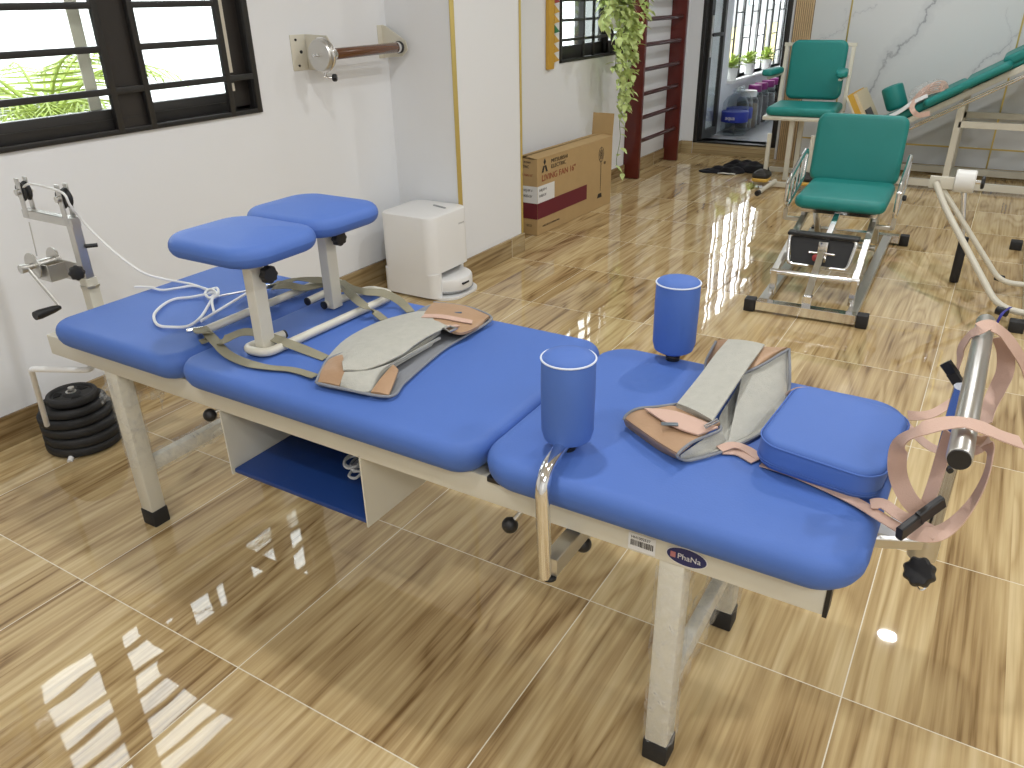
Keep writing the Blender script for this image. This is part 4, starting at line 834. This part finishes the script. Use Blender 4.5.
def tf(s,size,u,z,m=PRINT,sx=1,nm='lettering',off=.0022,par=None): text(nm,s,size,bp(u,-off,z),RF,m,par or bx,.0003,sx)
def te(s,size,v,z,m=PRINT,sx=1,nm='lettering',off=.0022,par=None): text(nm,s,size,bp(-off,v,z),RE,m,par or bx,.0003,sx)
tf('MITSUBISHI',.034,.165,.432,sx=1.25); tf('ELECTRIC',.034,.165,.398,sx=1.3); tf('LIVING FAN 16"',.055,.05,.335,PRINTR,1.15)
for (a,b_) in ((0,0),(-.021,-.036),(.021,-.036)):
    cu,cz2=.088+a,.430+b_; obj('emblem_diamond',M().prism([bp(cu,-e,cz2-.0),bp(cu+.014,-e,cz2+.02 if a==0 else cz2),bp(cu,-e,cz2+.042 if a==0 else cz2+.018),bp(cu-.014,-e,cz2+.02 if a==0 else cz2)] if a==0 else [bp(cu-a*1.0-.0,-e,cz2+.034),bp(cu-.003*(1 if a>0 else -1),-e,cz2+.034),bp(cu+a*.75,-e,cz2-.006),bp(cu-a*.25,-e,cz2-.006)],-ey*.0006),PRINT,bx)
for k,(s_,z) in enumerate((('R40J-RP-V',.275),('R40E0-SV',.240))): tf(s_,.024,.02,z,par=s1,sx=.9); te(s_,.024,.11,z,par=s2,sx=.75)
te('ELECTRIC',.026,.15,.42,sx=.8); te('LIVING FAN 16"',.022,.155,.37,PRINTR,.8); te('MADE IN VIETNAM',.016,.155,.45,sx=.8); te('ECO',.02,.08,.055)
tf('LIVING FAN 16" CONTROL PANEL',.016,.06,.045,sx=.9); tf('40',.03,.90,.36-.06,PRINT)
# printed picture of a pedestal fan
b=M()
for r in (.036,.020): b.tube([bp(.86+r*math.cos(t),-e,.375+r*1.4*math.sin(t)) for t in [2*math.pi*k/28 for k in range(28)]],.0016,4,True)
for k in range(8): t=2*math.pi*k/8; b.cyl(bp(.86,-e,.375),bp(.86+.034*math.cos(t),-e,.375+.048*math.sin(t)),.0012,seg=5)
b.prism([bp(.857,-e,.12),bp(.863,-e,.12),bp(.863,-e,.33),bp(.857,-e,.33)],-ey*.0005).prism([bp(.815,-e,.075),bp(.885,-e,.075),bp(.878,-e,.105),bp(.83,-e,.105)],-ey*.0005)
obj('fan_picture',b,PRINT,bx)
# ================================================================ WALL BARS
wb=thing('wall_bars','dark red wooden wall bars with six visible rungs, fixed to the window wall','wall bars',(6.6,YW2,0))
for x in (6.13,7.03):
    obj('side_post',M().box((x,YW2-.135,.004),(x+.045,YW2-.001,2.4),.004),REDW,wb)
z=.12
for k in range(12):
    z=.29+.183*k
    if z<2.3: obj('rung',M().cyl((6.174,YW2-.095,z),(7.031,YW2-.095,z),.0165,seg=16),REDD,wb)
# ================================================================ FINGER LADDER
fl=thing('finger_ladder','yellow toothed wooden finger ladder on the wall beside the far window','finger ladder',(4.86,YW2,.96))
obj('backing_board',M().box((4.79,YW2-.028,.945),(4.862,YW2-.001,2.2),.004),YELLOW,fl)
for k in range(21):
    z=.985+k*.058; m_=YELLOW if k%8 not in (3,6) else (GREENP if k%8==3 else RED)
    obj('tooth',M().prism([(4.862,YW2-.028,z),(4.935,YW2-.028,z+.008),(4.862,YW2-.028,z+.05)],(0,.027,0)),m_,fl)
# ================================================================ HANGING PLANT
hp=thing('hanging_pothos','trailing yellow-green potted vine hanging in front of the far window','hanging plant',(5.78,2.50,1.20))
obj('hanging_pot',M().lathe([(.001,0),(.055,0),(.062,.01),(.082,.13),(.088,.132),(.088,.142),(.078,.142),(.074,.12),(.001,.118)],(5.56,2.50,1.17)),VASE,hp)
obj('pot_soil',M().cyl((5.56,2.50,1.29),(5.56,2.50,1.296),.074),SOIL,hp)
obj('hanger_wire',M().tube([(5.49,2.50,1.31),(5.56,2.52,1.75)],.002,6).tube([(5.63,2.50,1.31),(5.56,2.52,1.75)],.002,6).tube([(5.56,2.52,1.75),(5.72,2.632,1.76)],.003,6),ALU,hp)
rr=random.Random(11); lv=M(); stem=M()
def leaf(b,p,d,l,w,up_=V3((0,0,1))):
    d=d.normalized(); sd=d.cross(up_); sd=sd.normalized() if sd.length>.01 else V3((1,0,0)); n_=sd.cross(d)
    rings=[]
    for t,ww in ((0,.04),(.18,.75),(.4,1),(.7,.65),(1,.03)):
        c=p+d*l*t-n_*l*.35*t*t; rings.append([c-sd*w*ww*.5+n_*.004*ww,c+n_*-.002,c+sd*w*ww*.5+n_*.004*ww])
    bm=b.bm; R=[[bm.verts.new(q) for q in r] for r in rings]
    for a,c in zip(R[:-1],R[1:]):
        for i in range(2): bm.faces.new((a[i],a[i+1],c[i+1],c[i]))
vines=[((5.70,2.46,1.30),[(5.62,2.42,1.26),(5.60,2.43,1.05),(5.66,2.46,.90)]),((5.75,2.46,1.30),[(5.74,2.40,1.22),(5.78,2.43,.98),(5.79,2.46,.70)]),((5.78,2.48,1.30),[(5.86,2.43,1.22),(5.86,2.44,.95),(5.82,2.46,.62)]),
       ((5.72,2.46,1.30),[(5.70,2.40,1.20),(5.72,2.44,.92),(5.76,2.46,.66)]),((5.70,2.50,1.31),[(5.50,2.44,1.40),(5.42,2.42,1.30),(5.40,2.44,1.18)]),((5.76,2.50,1.31),[(5.90,2.42,1.42),(5.98,2.40,1.30),(6.0,2.42,1.16)]),
       ((5.77,2.46,1.30),[(5.83,2.42,1.1),(5.85,2.43,.75),(5.80,2.47,.55),(5.82,2.47,.40),(5.79,2.48,.24),(5.84,2.48,.15)])]
for st_,pts in vines:
    P=catmull([V3(st_)]+[V3(p) for p in pts],7); stem.tube(P,.0022,5)
    thin=len(pts)>5
    for i,p in enumerate(P):
        for q in range(1 if (thin and i>20) else 3):
            if thin and i>20 and i%3: continue
            a=rr.uniform(0,6.28); d=V3((math.cos(a),math.sin(a)*.6-.5,rr.uniform(-.8,.3))); s_=rr.uniform(.7,1.3)
            if rr.random()<.55 or True: leaf(lv,p+V3((rr.uniform(-.03,.03),rr.uniform(-.03,.02),rr.uniform(-.02,.02))),d,.062*s_,.042*s_)
for i in range(260):
    a=rr.uniform(0,6.28); r=rr.uniform(0,.13); p=V3((5.70+r*math.cos(a)*1.3,2.49+r*math.sin(a)*.6,1.32+rr.uniform(-.05,.16))); leaf(lv,p,V3((math.cos(a),math.sin(a),rr.uniform(-.5,.6))),.07,.048)
for i in range(70):
    a=rr.uniform(0,6.28); p=V3((5.76+rr.uniform(-.13,.13),2.45+rr.uniform(-.05,.03),1.22-abs(rr.gauss(0,.2)))); leaf(lv,p,V3((math.cos(a),math.sin(a)-.5,rr.uniform(-.9,.1))),.06,.042)
lv.xf(Matrix.Translation((-.16,0,0))); stem.xf(Matrix.Translation((-.16,0,0)))
obj('foliage',lv,mat('variegated_leaf',(.56,.70,.26),.5,var=.55,vscale=26),hp); obj('vine_stem',stem,mat('vine_green',(.18,.25,.06),.6),hp)
# ================================================================ CHAIR WITH CHROME LIFT BASE (nearer)
c1=thing('adjustable_chair','teal padded chair on a low chrome rail base with chrome side guards','exercise chair',(0,0,0))
def cpart(nm,b,m,par=None): return obj(nm,b,m,par or c1)
cpart('seat',M().pillow((.895,0,.360),(.55,.44,.062),.05,.028,.006,bulge=.01),TEAL)
mt=Matrix.Translation((1.165,0,.405))@Matrix.Rotation(math.radians(80),4,'Y')
# backrest
mt=Matrix.Translation((1.185,.012,.40))@Matrix.Rotation(math.radians(10),4,'Y')
bm_=Matrix(((0,0,1,0),(0,1,0,0),(-1,0,0,0),(0,0,0,1)))
cpart('backrest',M().pillow((-.18,0,-.03),(.37,.47,.055),.05,.026,.004,mtx=mt@Matrix.Rotation(math.radians(-90),4,'Y')@Matrix.Rotation(math.pi,4,'Z')),TEAL)
cpart('seat_frame',M().bar((.65,-.17,.348),(1.20,-.17,.348),.03,.02,(0,1,0)).bar((.65,.17,.348),(1.20,.17,.348),.03,.02,(0,1,0)).bar((.66,-.18,.348),(.66,.18,.348),.03,.02,(1,0,0)).bar((1.2,-.18,.348),(1.2,.18,.348),.03,.02,(1,0,0)),CHROME)
cpart('back_frame',M().tube(fillet([(1.19,-.16,.35),(1.225,-.16,.45),(1.285,-.16,.74),(1.285,.16,.74),(1.225,.16,.45),(1.19,.16,.35)],.04),.011),CHROME)
for x,w,wl in ((0,.25,.25),(1.47,.305,.20)):
    f_=cpart('floor_rail',M().bar((x,-w+.03,.035),(x,wl-.03,.035),.05,.045,(1,0,0)),CHROME)
    for ye in (-w,wl): obj('rubber_cap',M().box((x-.028,ye-.025,.002),(x+.028,ye+.025,.062),.004),RUBBER,f_)
for y in (-.20,.20):
    cpart('side_rail',M().bar((0,y,.035),(1.47,y*1.05,.035),.045,.03,(0,1,0)),STEEL)
    cpart('lift_arm',M().bar((.13,y*.9,.165),(.72,y*.85,.30),.03,.03,(0,1,0)).bar((.72,y*.85,.30),(1.05,y*.85,.335),.03,.03,(0,1,0)),STEEL)
    cpart('upright',M().bar((.13,y*.9,.05),(.13,y*.9,.17),.028,.028,(0,1,0)).bar((.10,y*.9,.06),(.20,y*.9,.10),.01,.028,(0,1,0)),CHROME)
    cpart('rear_strut',M().bar((1.30,y*.8,.05),(.95,y*.8,.335),.028,.028,(0,1,0)),STEEL)
cpart('cross_tube',M().cyl((.13,-.20,.165),(.13,.20,.165),.014),CHROME)
cpart('cross_tube',M().cyl((.90,-.19,.12),(.90,.19,.12),.014),STEEL)
cpart('foot_post',M().bar((.03,0,.055),(.03,0,.10),.04,.04,(0,1,0)).bar((.02,0,.10),(.36,0,.275),.032,.032,(0,1,0)).bar((.30,0,.245),(.64,0,.335),.028,.028,(0,1,0)),CHROME)
# foot plate: black board in a chrome frame, hinged up
def fp(y,h): return V3((.27+h*.35,y,.17+h))
k=cpart('foot_plate',M().prism([fp(-.12,0)+V3((.016,0,0)),fp(.14,0)+V3((.016,0,0)),fp(.16,.13)+V3((.016,0,0)),fp(-.14,.13)+V3((.016,0,0))],(.014,0,-.004)),BLACK)
obj('plate_frame',M().tube(fillet([fp(-.05,.0),fp(-.125,.0),fp(-.145,.135),fp(.165,.135),fp(.15,.0),fp(.05,.0)],.025,4),.009),CHROME,k)
obj('plate_top',M().box((.305,-.155,.30),(.365,.175,.316),.005),BLACK,k)
obj('plate_bracket',M().box((.285,-.022,.19),(.30,.022,.29),.003).cyl((.28,-.06,.235),(.28,.06,.235),.006),CHROME,k)
obj('tension_knob',M().lathe([(.006,0),(.016,.004),(.017,.018),(.010,.024),(.001,.025)],(.262,.02,.215),(-1,0,.3)),RED,k)
for s in (-1,1):
    y=s*.265
    g=cpart('side_guard',M().tube(fillet([(.66,y,.47),(.72,y,.50),(1.10,y,.58),(1.14,y,.56),(1.10,y,.42),(.70,y,.34),(.655,y,.36),(.66,y,.47)],.03,4),.0110),CHROME)
    for xa,za,zb in ((.80,.515,.365),(.92,.54,.385),(1.03,.565,.40)): obj('guard_bar',M().cyl((xa,y,za),(xa-.01,y,zb),.006),CHROME,g)
    obj('guard_arm',M().bar((.70,y-s*.0,.36),(.70,y,.28),.02,.02,(1,0,0)).bar((.70,y,.285),(.70,y-s*.09,.285),.02,.02,(1,0,0)).bar((.70,y-s*.09,.28),(.72,y-s*.09,.345),.02,.02,(1,0,0)),STEEL,g)
    knob((.80,y+s*.012,.42),(0,s,0),.014,.02,parent=g,name='lock_knob')
c1.location=(3.60,.605,0); c1.rotation_euler=(0,0,math.radians(2.2))
# ================================================================ CHAIR ON WHITE POST FRAME (farther)
c2=thing('knee_exercise_chair','teal padded armchair on tall cream frame with black and yellow foot pieces','exercise chair',(0,0,0))
def dpart(nm,b,m,par=None): return obj(nm,b,m,par or c2)
dpart('seat',M().pillow((.27,0,.525),(.50,.50,.065),.05,.028,.005),TEAL)
dpart('seat_frame',M().box((.02,-.265,.495),(.52,.265,.523),.004),CREAM)
dpart('backrest',M().pillow((-.215,0,-.03),(.44,.425,.055),.06,.026,.004,mtx=Matrix.Translation((.56,0,.60))@Matrix.Rotation(math.radians(4),4,'Y')@Matrix.Rotation(math.radians(-90),4,'Y')@Matrix.Rotation(math.pi,4,'Z')),TEAL)
dpart('back_frame',M().bar((.55,-.25,.50),(.61,-.25,1.01),.028,.028,(0,1,0)).bar((.55,.25,.50),(.61,.25,1.01),.028,.028,(0,1,0)).bar((.605,-.27,1.0),(.605,.27,1.0),.026,.026,(1,0,0)),CREAM)
for s in (-1,1):
    a=dpart('armrest',M().pillow((.33,s*.255+.030,.795),(.34,.085,.046),.035,.018,.003,rz=-s*.1),TEAL)
    obj('arm_bracket',M().bar((.56,s*.25+.01,.785),(.20,s*.26+.030,.778),.022,.014,(0,1,0)),CREAM,a)
for s in (-1,1):
    dpart('post',M().bar((.28 if s<0 else .10,s*.02+.03,.04),(.28 if s<0 else .10,s*.02+.03,.497),.035,.035,(0,1,0)),CREAM)
    l=dpart('lever_arm',M().bar((.0,s*.16+.03,.11),(.0,s*.16+.03,.40),.028,.03,(0,1,0)),CREAM)
    obj('foot_piece',M().pillow((-.12,s*.16+.03,.085),(.16,.13,.045),.04,.02,.02),mat('black_strap',(.02,.018,.015),.6),l)
    obj('foot_sole',M().pillow((-.125,s*.16+.03,.066),(.165,.125,.026),.035,.008,0),OCHRE,l)
dpart('floor_tube',M().bar((-.04,-.22,.03),(-.04,.22,.03),.035,.035,(1,0,0)).bar((.55,-.26,.03),(.55,.26,.03),.035,.035,(1,0,0)).bar((-.04,.0,.04),(.55,.0,.04),.035,.035,(0,1,0)),CREAM)
lt=dpart('front_tube',M().tube([(-.03,.10,.05),(-.36,.155,.022)],.017,12),CREAM)
obj('rubber_tip',M().cyl((-.35,.153,.022),(-.385,.159,.020),.019),RUBBER,lt)
dpart('side_foot',M().box((-.08,.19,.02),(-.0,.26,.055),.004),CREAM)
c2.location=(6.36,1.335,0); c2.rotation_euler=(0,0,math.radians(3))
# ================================================================ TILTED COUCH
tc_=thing('tilt_couch','teal tilting couch raised to a slope on a cream steel frame, against the marble wall','tilt table',(6.9,.2,0))
# slope axis in the y-z plane: from the foot (left, low) to the head (right, high)
def tp(s,x,h): # s metres along the slope from the foot end, h above
    a=math.radians(30.5); return V3((x,.82-s*math.cos(a)-h*math.sin(-a)*-1*0 - h*math.sin(a)*-1*-1*0 + h*math.sin(a)*1.0*0, .40+s*math.sin(a)+h*math.cos(a)))
def tq(s,x,h):
    a=math.radians(30.5); return V3((x,.84-s*math.cos(a)+h*math.sin(a),.345+s*math.sin(a)+h*math.cos(a)))
def tslab(s0,s1,x0,x1,h,t,rc=.05,re=.025):
    a=math.radians(30.5); mt=Matrix.Translation(tq(0,0,0))@Matrix(((1,0,0,0),(0,-math.cos(a),math.sin(a),0),(0,math.sin(a),math.cos(a),0),(0,0,0,1)))
    return M().pillow(((x0+x1)/2,(s0+s1)/2,h),(x1-x0,s1-s0,t),rc,re,.003,mtx=mt)
XA,XBc=6.78,7.36
obj('cushion',tslab(.0,.66,XA,XBc,.03,.065),TEAL,tc_)
obj('cushion',tslab(.40,.98,XA-.09,XA+.05,.045,.055,.04),TEAL,tc_,label='narrow raised side cushion')
obj('cushion',tslab(.67,1.10,XA+.02,XBc,.03,.065),TEAL,tc_)
obj('cushion',tslab(.93,1.75,XA,XBc,.06,.07),TEAL,tc_)
b=M(); 
for x in (XA+.01,XBc-.03): b.bar(tq(0,x,.01),tq(1.8,x,.01),.03,.04,(1,0,0))
for s_ in (.1,.8,1.5): b.bar(tq(s_,XA,.01),tq(s_,XBc,.01),.03,.03,(0,1,0))
obj('couch_frame',b,CREAM,tc_)
obj('slide_rod',M().cyl(tq(.22,XA-.05,-.045),tq(1.8,XA-.05,-.045),.010).cyl(tq(.30,XA-.08,-.03),tq(1.8,XA-.08,-.03),.006),CHROME,tc_)
obj('rod_tip',M().cyl(tq(.15,XA-.05,-.045),tq(.22,XA-.05,-.045),.016),WHITEM,tc_)
FS=.03
fb=obj('foot_board',M().prism([tq(FS-.045,XA+.03,.02),tq(FS-.02,XA+.03,.02),tq(FS-.02,XA+.03,.37),tq(FS-.045,XA+.03,.37)],(.48,0,0)),mat('footboard_cream',(.66,.55,.36),.5),tc_)
obj('wood_edge',M().prism([tq(FS-.085,XA+.02,.02),tq(FS-.045,XA+.02,.02),tq(FS-.045,XA+.02,.38),tq(FS-.085,XA+.02,.38)],(.50,0,0)),YELLOW,fb)
obj('board_back',M().prism([tq(FS-.10,XA+.02,.02),tq(FS-.085,XA+.02,.02),tq(FS-.085,XA+.02,.38),tq(FS-.10,XA+.02,.38)],(.50,0,0)),CREAM,fb)
obj('black_pad',M().prism([tq(FS-.018,XA+.06,.10),tq(FS-.018,XA+.30,.10),tq(FS-.018,XA+.30,.22),tq(FS-.018,XA+.06,.22)],tq(.006,0,0)-tq(0,0,0)),BLACK,fb)
obj('knee_bolster',M().lathe([(.001,0),(.06,.002),(.075,.015),(.078,.03),(.078,.16),(.074,.175),(.05,.183),(.001,.186)],tq(.20,XA+.20,.115),(0,.40,.91)),TEAL,tc_)
b=M(); z1,z2=.05,.50; yl,yr=.66,-1.1
for x in (XA+.02,XBc+.02):
    b.bar((x,.86,.045),(x,yr,.045),.04,.05,(1,0,0)).bar((x,.28,z2-.02),(x,yr,z2-.02),.035,.045,(1,0,0)).bar((x,.29,.06),(x,.285,.63),.035,.045,(1,0,0)).bar((x,yr+.1,.06),(x,yr+.1,1.1),.035,.045,(1,0,0))
for y in (.84,.26,yr+.05): b.bar((XA,y,.045),(XBc+.02,y,.045),.04,.045,(0,1,0))
obj('stand_frame',b,CREAM,tc_)
obj('tilt_plate',M().prism([tq(1.02,XA-.02,-.01),tq(1.17,XA-.02,-.02),tq(1.15,XA-.02,-.19),tq(1.06,XA-.02,-.19)],(.008,0,0)).bar(tq(1.10,XA-.02,-.14),tq(1.26,XA-.02,-.36),.03,.03,(1,0,0)),WHITEM,tc_)
for s_,nm in ((.19,'pin'),): obj('stop_pin',M().cyl(tq(.10,XA-.01,-.01),tq(.17,XA-.01,-.01),.008),BLACK,tc_)
# wrapped straps lying on the slope
wsx=thing('wrapped_straps','pink and white straps bundled in clear plastic on the teal sloped couch','strap bundle',tuple(tq(.42,XA+.1,.09)))
b=M()
for k in range(6): b.ribbon([tq(.28+.02*k,XA+.02+.03*k,.10+.012*k),tq(.36+.02*k,XA+.05+.03*k,.125+.010*k),tq(.46+.015*k,XA+.06+.03*k,.12+.008*k),tq(.54,XA+.08+.02*k,.10)],.05,.006)
obj('strap_roll',b,PINK,wsx)
obj('hanging_strap',M().ribbon([tq(.36,XA+.02,.13),tq(.33,XA-.06,.10),tq(.335,XA-.115,.06),tq(.36,XA-.11,.02),tq(.42,XA-.08,.0)],.035,.003,hints=[(0,0,1),(-.5,0,1),(-1,0,.3),(-1,0,.2),(-1,0,.2)]),PINK,wsx)
obj('white_lining',M().ribbon([tq(.16,XA-.01,.10),tq(.24,XA-.01,.102),tq(.34,XA-.005,.12),tq(.44,XA+.0,.12)],.05,.004,hint=(-.4,0,1)),PAPER,wsx)
q=M(); q.ball((0,0,0),.09,(1.0,1.5,.65)); 
for v in q.bm.verts: v.co*=1+.12*math.sin(v.co.x*90)*math.sin(v.co.y*70+v.co.z*60)
obj('plastic_bag',q.xf(Matrix.Translation(tq(.44,XA+.12,.15))@Matrix.Rotation(math.radians(-24),4,'X')),WRAP,wsx)
# ================================================================ FRAMED EXERCISER WITH WHITE DRUM (right edge)
ex_=thing('drum_exerciser','cream tube exerciser with white drum and black-footed post, cut off by the right edge','exerciser',(4.3,-.1,0))
obj('drum',M().lathe([(.001,0),(.050,0),(.055,.004),(.055,.085),(.050,.09),(.001,.09)],(4.48,.145,.515),(.0,-1,0),seg=36).xf(Matrix.Identity(4)),ROLLER,ex_)
obj('drum_shaft',M().cyl((4.48,.06,.515),(4.48,.025,.515),.010),CHROME,ex_)
knob((4.48,.032,.515),(0,-1,0),.030,.018,parent=ex_)
obj('drum_plate',M().box((4.44,.145,.475),(4.46,.255,.535),.004),CREAM,ex_)
obj('plate_bolt',M().cyl((4.425,.215,.512),(4.44,.215,.512),.010),STEEL,ex_)
pp=obj('post',M().cyl((4.48,.05,.20),(4.48,.095,.46),.014),CHROME,ex_)
obj('post_foot',M().cyl((4.48,.045,.004),(4.48,.045,.24),.022,bev=.004),RUBBER,pp)
P1=fillet([(4.43,.225,.505),(4.36,.00,.32) if False else (4.36,.155,.40),(4.0139,-0.1614,0.0500),(3.9884,-0.3255,0.0500)],.08,6)
obj('bent_tube',M().tube(P1,.015,14),CREAM,ex_)
P2=fillet([(4.47,.215,.50),(4.3924,-0.1552,0.0600),(4.4090,-0.3449,0.0600)],.06,6)
obj('bent_tube',M().tube(P2,.013,14),CREAM,ex_)
obj('tube_sleeve',M().cyl((3.9832,-0.1585,0.0500),(3.9618,-0.1985,0.0500),.019),BLACK,ex_); obj('tube_sleeve',M().cyl((4.4351,-0.1341,0.0700),(4.4164,-0.1651,0.0700),.017),BLACK,ex_)
fy=-.30
obj('base_rail',M().bar((3.9453,-0.2923,0.0300),(5.4236,-0.2835,0.0300),.05,.05,(0,1,0)),CREAM,ex_)
for p in ((1015,323),(1014,245)):
    pass
obj('rubber_foot',M().box((-.03,-.03,0),(.03,.03,.05),.004).xf(Matrix.Translation(V3((3.8816,-0.2428,-0.0000)))),RUBBER,ex_)
obj('rubber_foot',M().box((-.03,-.03,0),(.03,.03,.05),.004).xf(Matrix.Translation(V3((5.2943,-0.2164,0.0000)))),RUBBER,ex_)
tie=thing('blue_tie_strip','thin blue plastic tie round the bent tube of the exerciser','tie',(3.8773,-0.1769,0.0700))
obj('strip',M().ribbon([(3.8201,-0.1652,0.0450),(3.8322,-0.1749,0.0850),(3.9132,-0.1956,0.0850),(3.9630,-0.2072,0.0800)],.012,.002,hint=(-.4,.3,.8)),mat('tie_blue',(.03,.03,.30),.5),tie)
# ================================================================ BALCONY THINGS
def clear_jug(x,y,label):
    j=thing('water_jug',label,'water bottle',(x,y,BF))
    obj('bottle',M().lathe([(.001,.003),(.115,.003),(.13,.02),(.13,.09),(.124,.10),(.13,.11),(.13,.23),(.124,.24),(.128,.25),(.12,.31),(.085,.36),(.035,.39),(.030,.43),(.030,.44)],(x,y,BF),seg=36),CLEARP,j)
    obj('bottle_label',M().lathe([(.1312,.13),(.1318,.132),(.1318,.226),(.1312,.228)],(x,y,BF),seg=36),LBLUE,j)
    obj('neck_ring',M().lathe([(.030,.40),(.040,.402),(.040,.425),(.030,.427)],(x,y,BF)),CLEARP,j)
    return j
j1=clear_jug(8.10,2.31,'clear water jug with blue label, nearest to the glass door'); j2=clear_jug(8.37,2.345,'clear water jug behind the nearest blue-labelled jug, beside the brown-filled jar')
text('label_lettering','aqua',.052,(7.955,2.362,BF+.16),RX,PAPER,[c for c in j1.children if c.name.startswith('bottle_label')][0],.0005)
def jar(x,y,label,cap,cont,r=.10,h=.36):
    j=thing('pickle_jar',label,'jar',(x,y,BF),'plastic jars along the balcony wall')
    o1=obj('jar_body',M().lathe([(.001,.002),(r*.95,.002),(r,.02),(r,h*.30),(r*.96,h*.33),(r,h*.36),(r,h*.66),(r*.96,h*.69),(r*.97,h*.78),(r*.75,h*.88),(r*.58,h*.9),(r*.58,h)],(x,y,BF),seg=36),CLEARP,j)
    obj('contents',M().lathe([(.001,.008),(r*.9,.008),(r*.95,.03),(r*.95,h*.66),(r*.9,h*.72),(.001,h*.73)],(x,y,BF),seg=30),cont,j)
    obj('jar_lid',M().lathe([(r*.60,h*.88),(r*.74,h*.89),(r*.74,h*1.03),(r*.70,h*1.06),(.001,h*1.065)],(x,y,BF),seg=36),cap,j)
CLR=mat('tea_liquid',(.16,.11,.06),.25,coat=.4)
jar(8.63,2.34,'wide clear jar of brown liquid with a white collar, beside the water jugs',WHITEM,CLR,.115,.35)
for k,(x,s_) in enumerate(((8.86,'purple-lidded jar nearest the door'),(9.10,'purple-lidded jar second from the door'),(9.38,'purple-lidded jar third from the door'),(9.68,'purple-lidded jar farthest from the door, beside the dark tub'))):
    jar(x,2.34,s_,PURPLE,SCRAP,.095,.38)
tb=thing('dark_tub','tall dark tub with a silver rim behind the last purple-lidded jar','tub',(10.0,2.25,BF))
obj('tub_body',M().lathe([(.001,.002),(.17,.002),(.19,.42),(.18,.42),(.001,.40)],(10.02,2.22,BF),seg=30),mat('dark_resin',(.02,.018,.018),.5),tb)
obj('tub_rim',M().tube([(10.02+.192*math.cos(t),2.22+.192*math.sin(t),BF+.43) for t in [2*math.pi*k/30 for k in range(30)]],.012,6,True),STEEL,tb)
for k,(x,lab) in enumerate(((8.52,'small potted plant on the balcony sill, nearest the door'),(9.15,'small potted plant in the middle of the balcony sill'),(9.85,'small potted plant at the far end of the balcony sill'))):
    t=thing('sill_plant',lab,'potted plant',(x,2.50,BZ),'small potted plants on the balcony sill')
    obj('plant_pot',M().lathe([(.001,0),(.045,0),(.060,.10),(.064,.10),(.064,.115),(.055,.115),(.001,.105)],(x,2.505,BZ),seg=28),VASE,t)
    q=M(); rr=random.Random(k+30)
    for i in range(120):
        a=rr.uniform(0,6.28); e_=rr.uniform(.1,1.4); d=V3((math.cos(a)*math.cos(e_),math.sin(a)*math.cos(e_),math.sin(e_))); leaf(q,V3((x,2.505,BZ+.11))+d*rr.uniform(.01,.10),d,.055,.034)
    obj('foliage',q,LEAFY,t)
# ================================================================ BLACK CLOTHS ON THE FLOOR
def cloth(cx,cy,sx,sy,h,seed,label):
    rr=random.Random(seed); q=bmesh.new(); bmesh.ops.create_icosphere(q,subdivisions=4,radius=1)
    ph=[rr.uniform(0,6.28) for _ in range(6)]
    for v in q.verts:
        a=math.atan2(v.co.y,v.co.x); r=1+.14*math.sin(3*a+ph[0])+.08*math.sin(5*a+ph[1]); z=max(v.co.z,-.15)
        z=(z+.15)/1.15*(.75+.25*math.sin(v.co.x*6+ph[2])*math.cos(v.co.y*5+ph[3]))
        v.co=V3((cx+v.co.x*sx*r,cy+v.co.y*sy*r,.002+z*h))
    m_=M(); m_.bm=q; return m_
ck=thing('crumpled_cloth','black crumpled cloth on the floor tiles in front of the balcony door','cloth',(6.8,1.85,0))
obj('fold',cloth(6.92,1.79,.16,.16,.07,3,''),SOCK,ck); obj('fold',cloth(6.78,1.93,.13,.15,.055,5,''),SOCK,ck); obj('fold',cloth(6.70,2.06,.08,.10,.03,8,''),SOCK,ck); obj('fold',cloth(6.97,1.88,.12,.14,.075,12,''),SOCK,ck)
tg=obj('laundry_tag',M().tube(catmull([(6.62,1.98,.01),(6.60,1.93,.02),(6.63,1.89,.012),(6.60,1.86,.02),(6.64,1.84,.01)],5),.005,6),PAPER,ck)
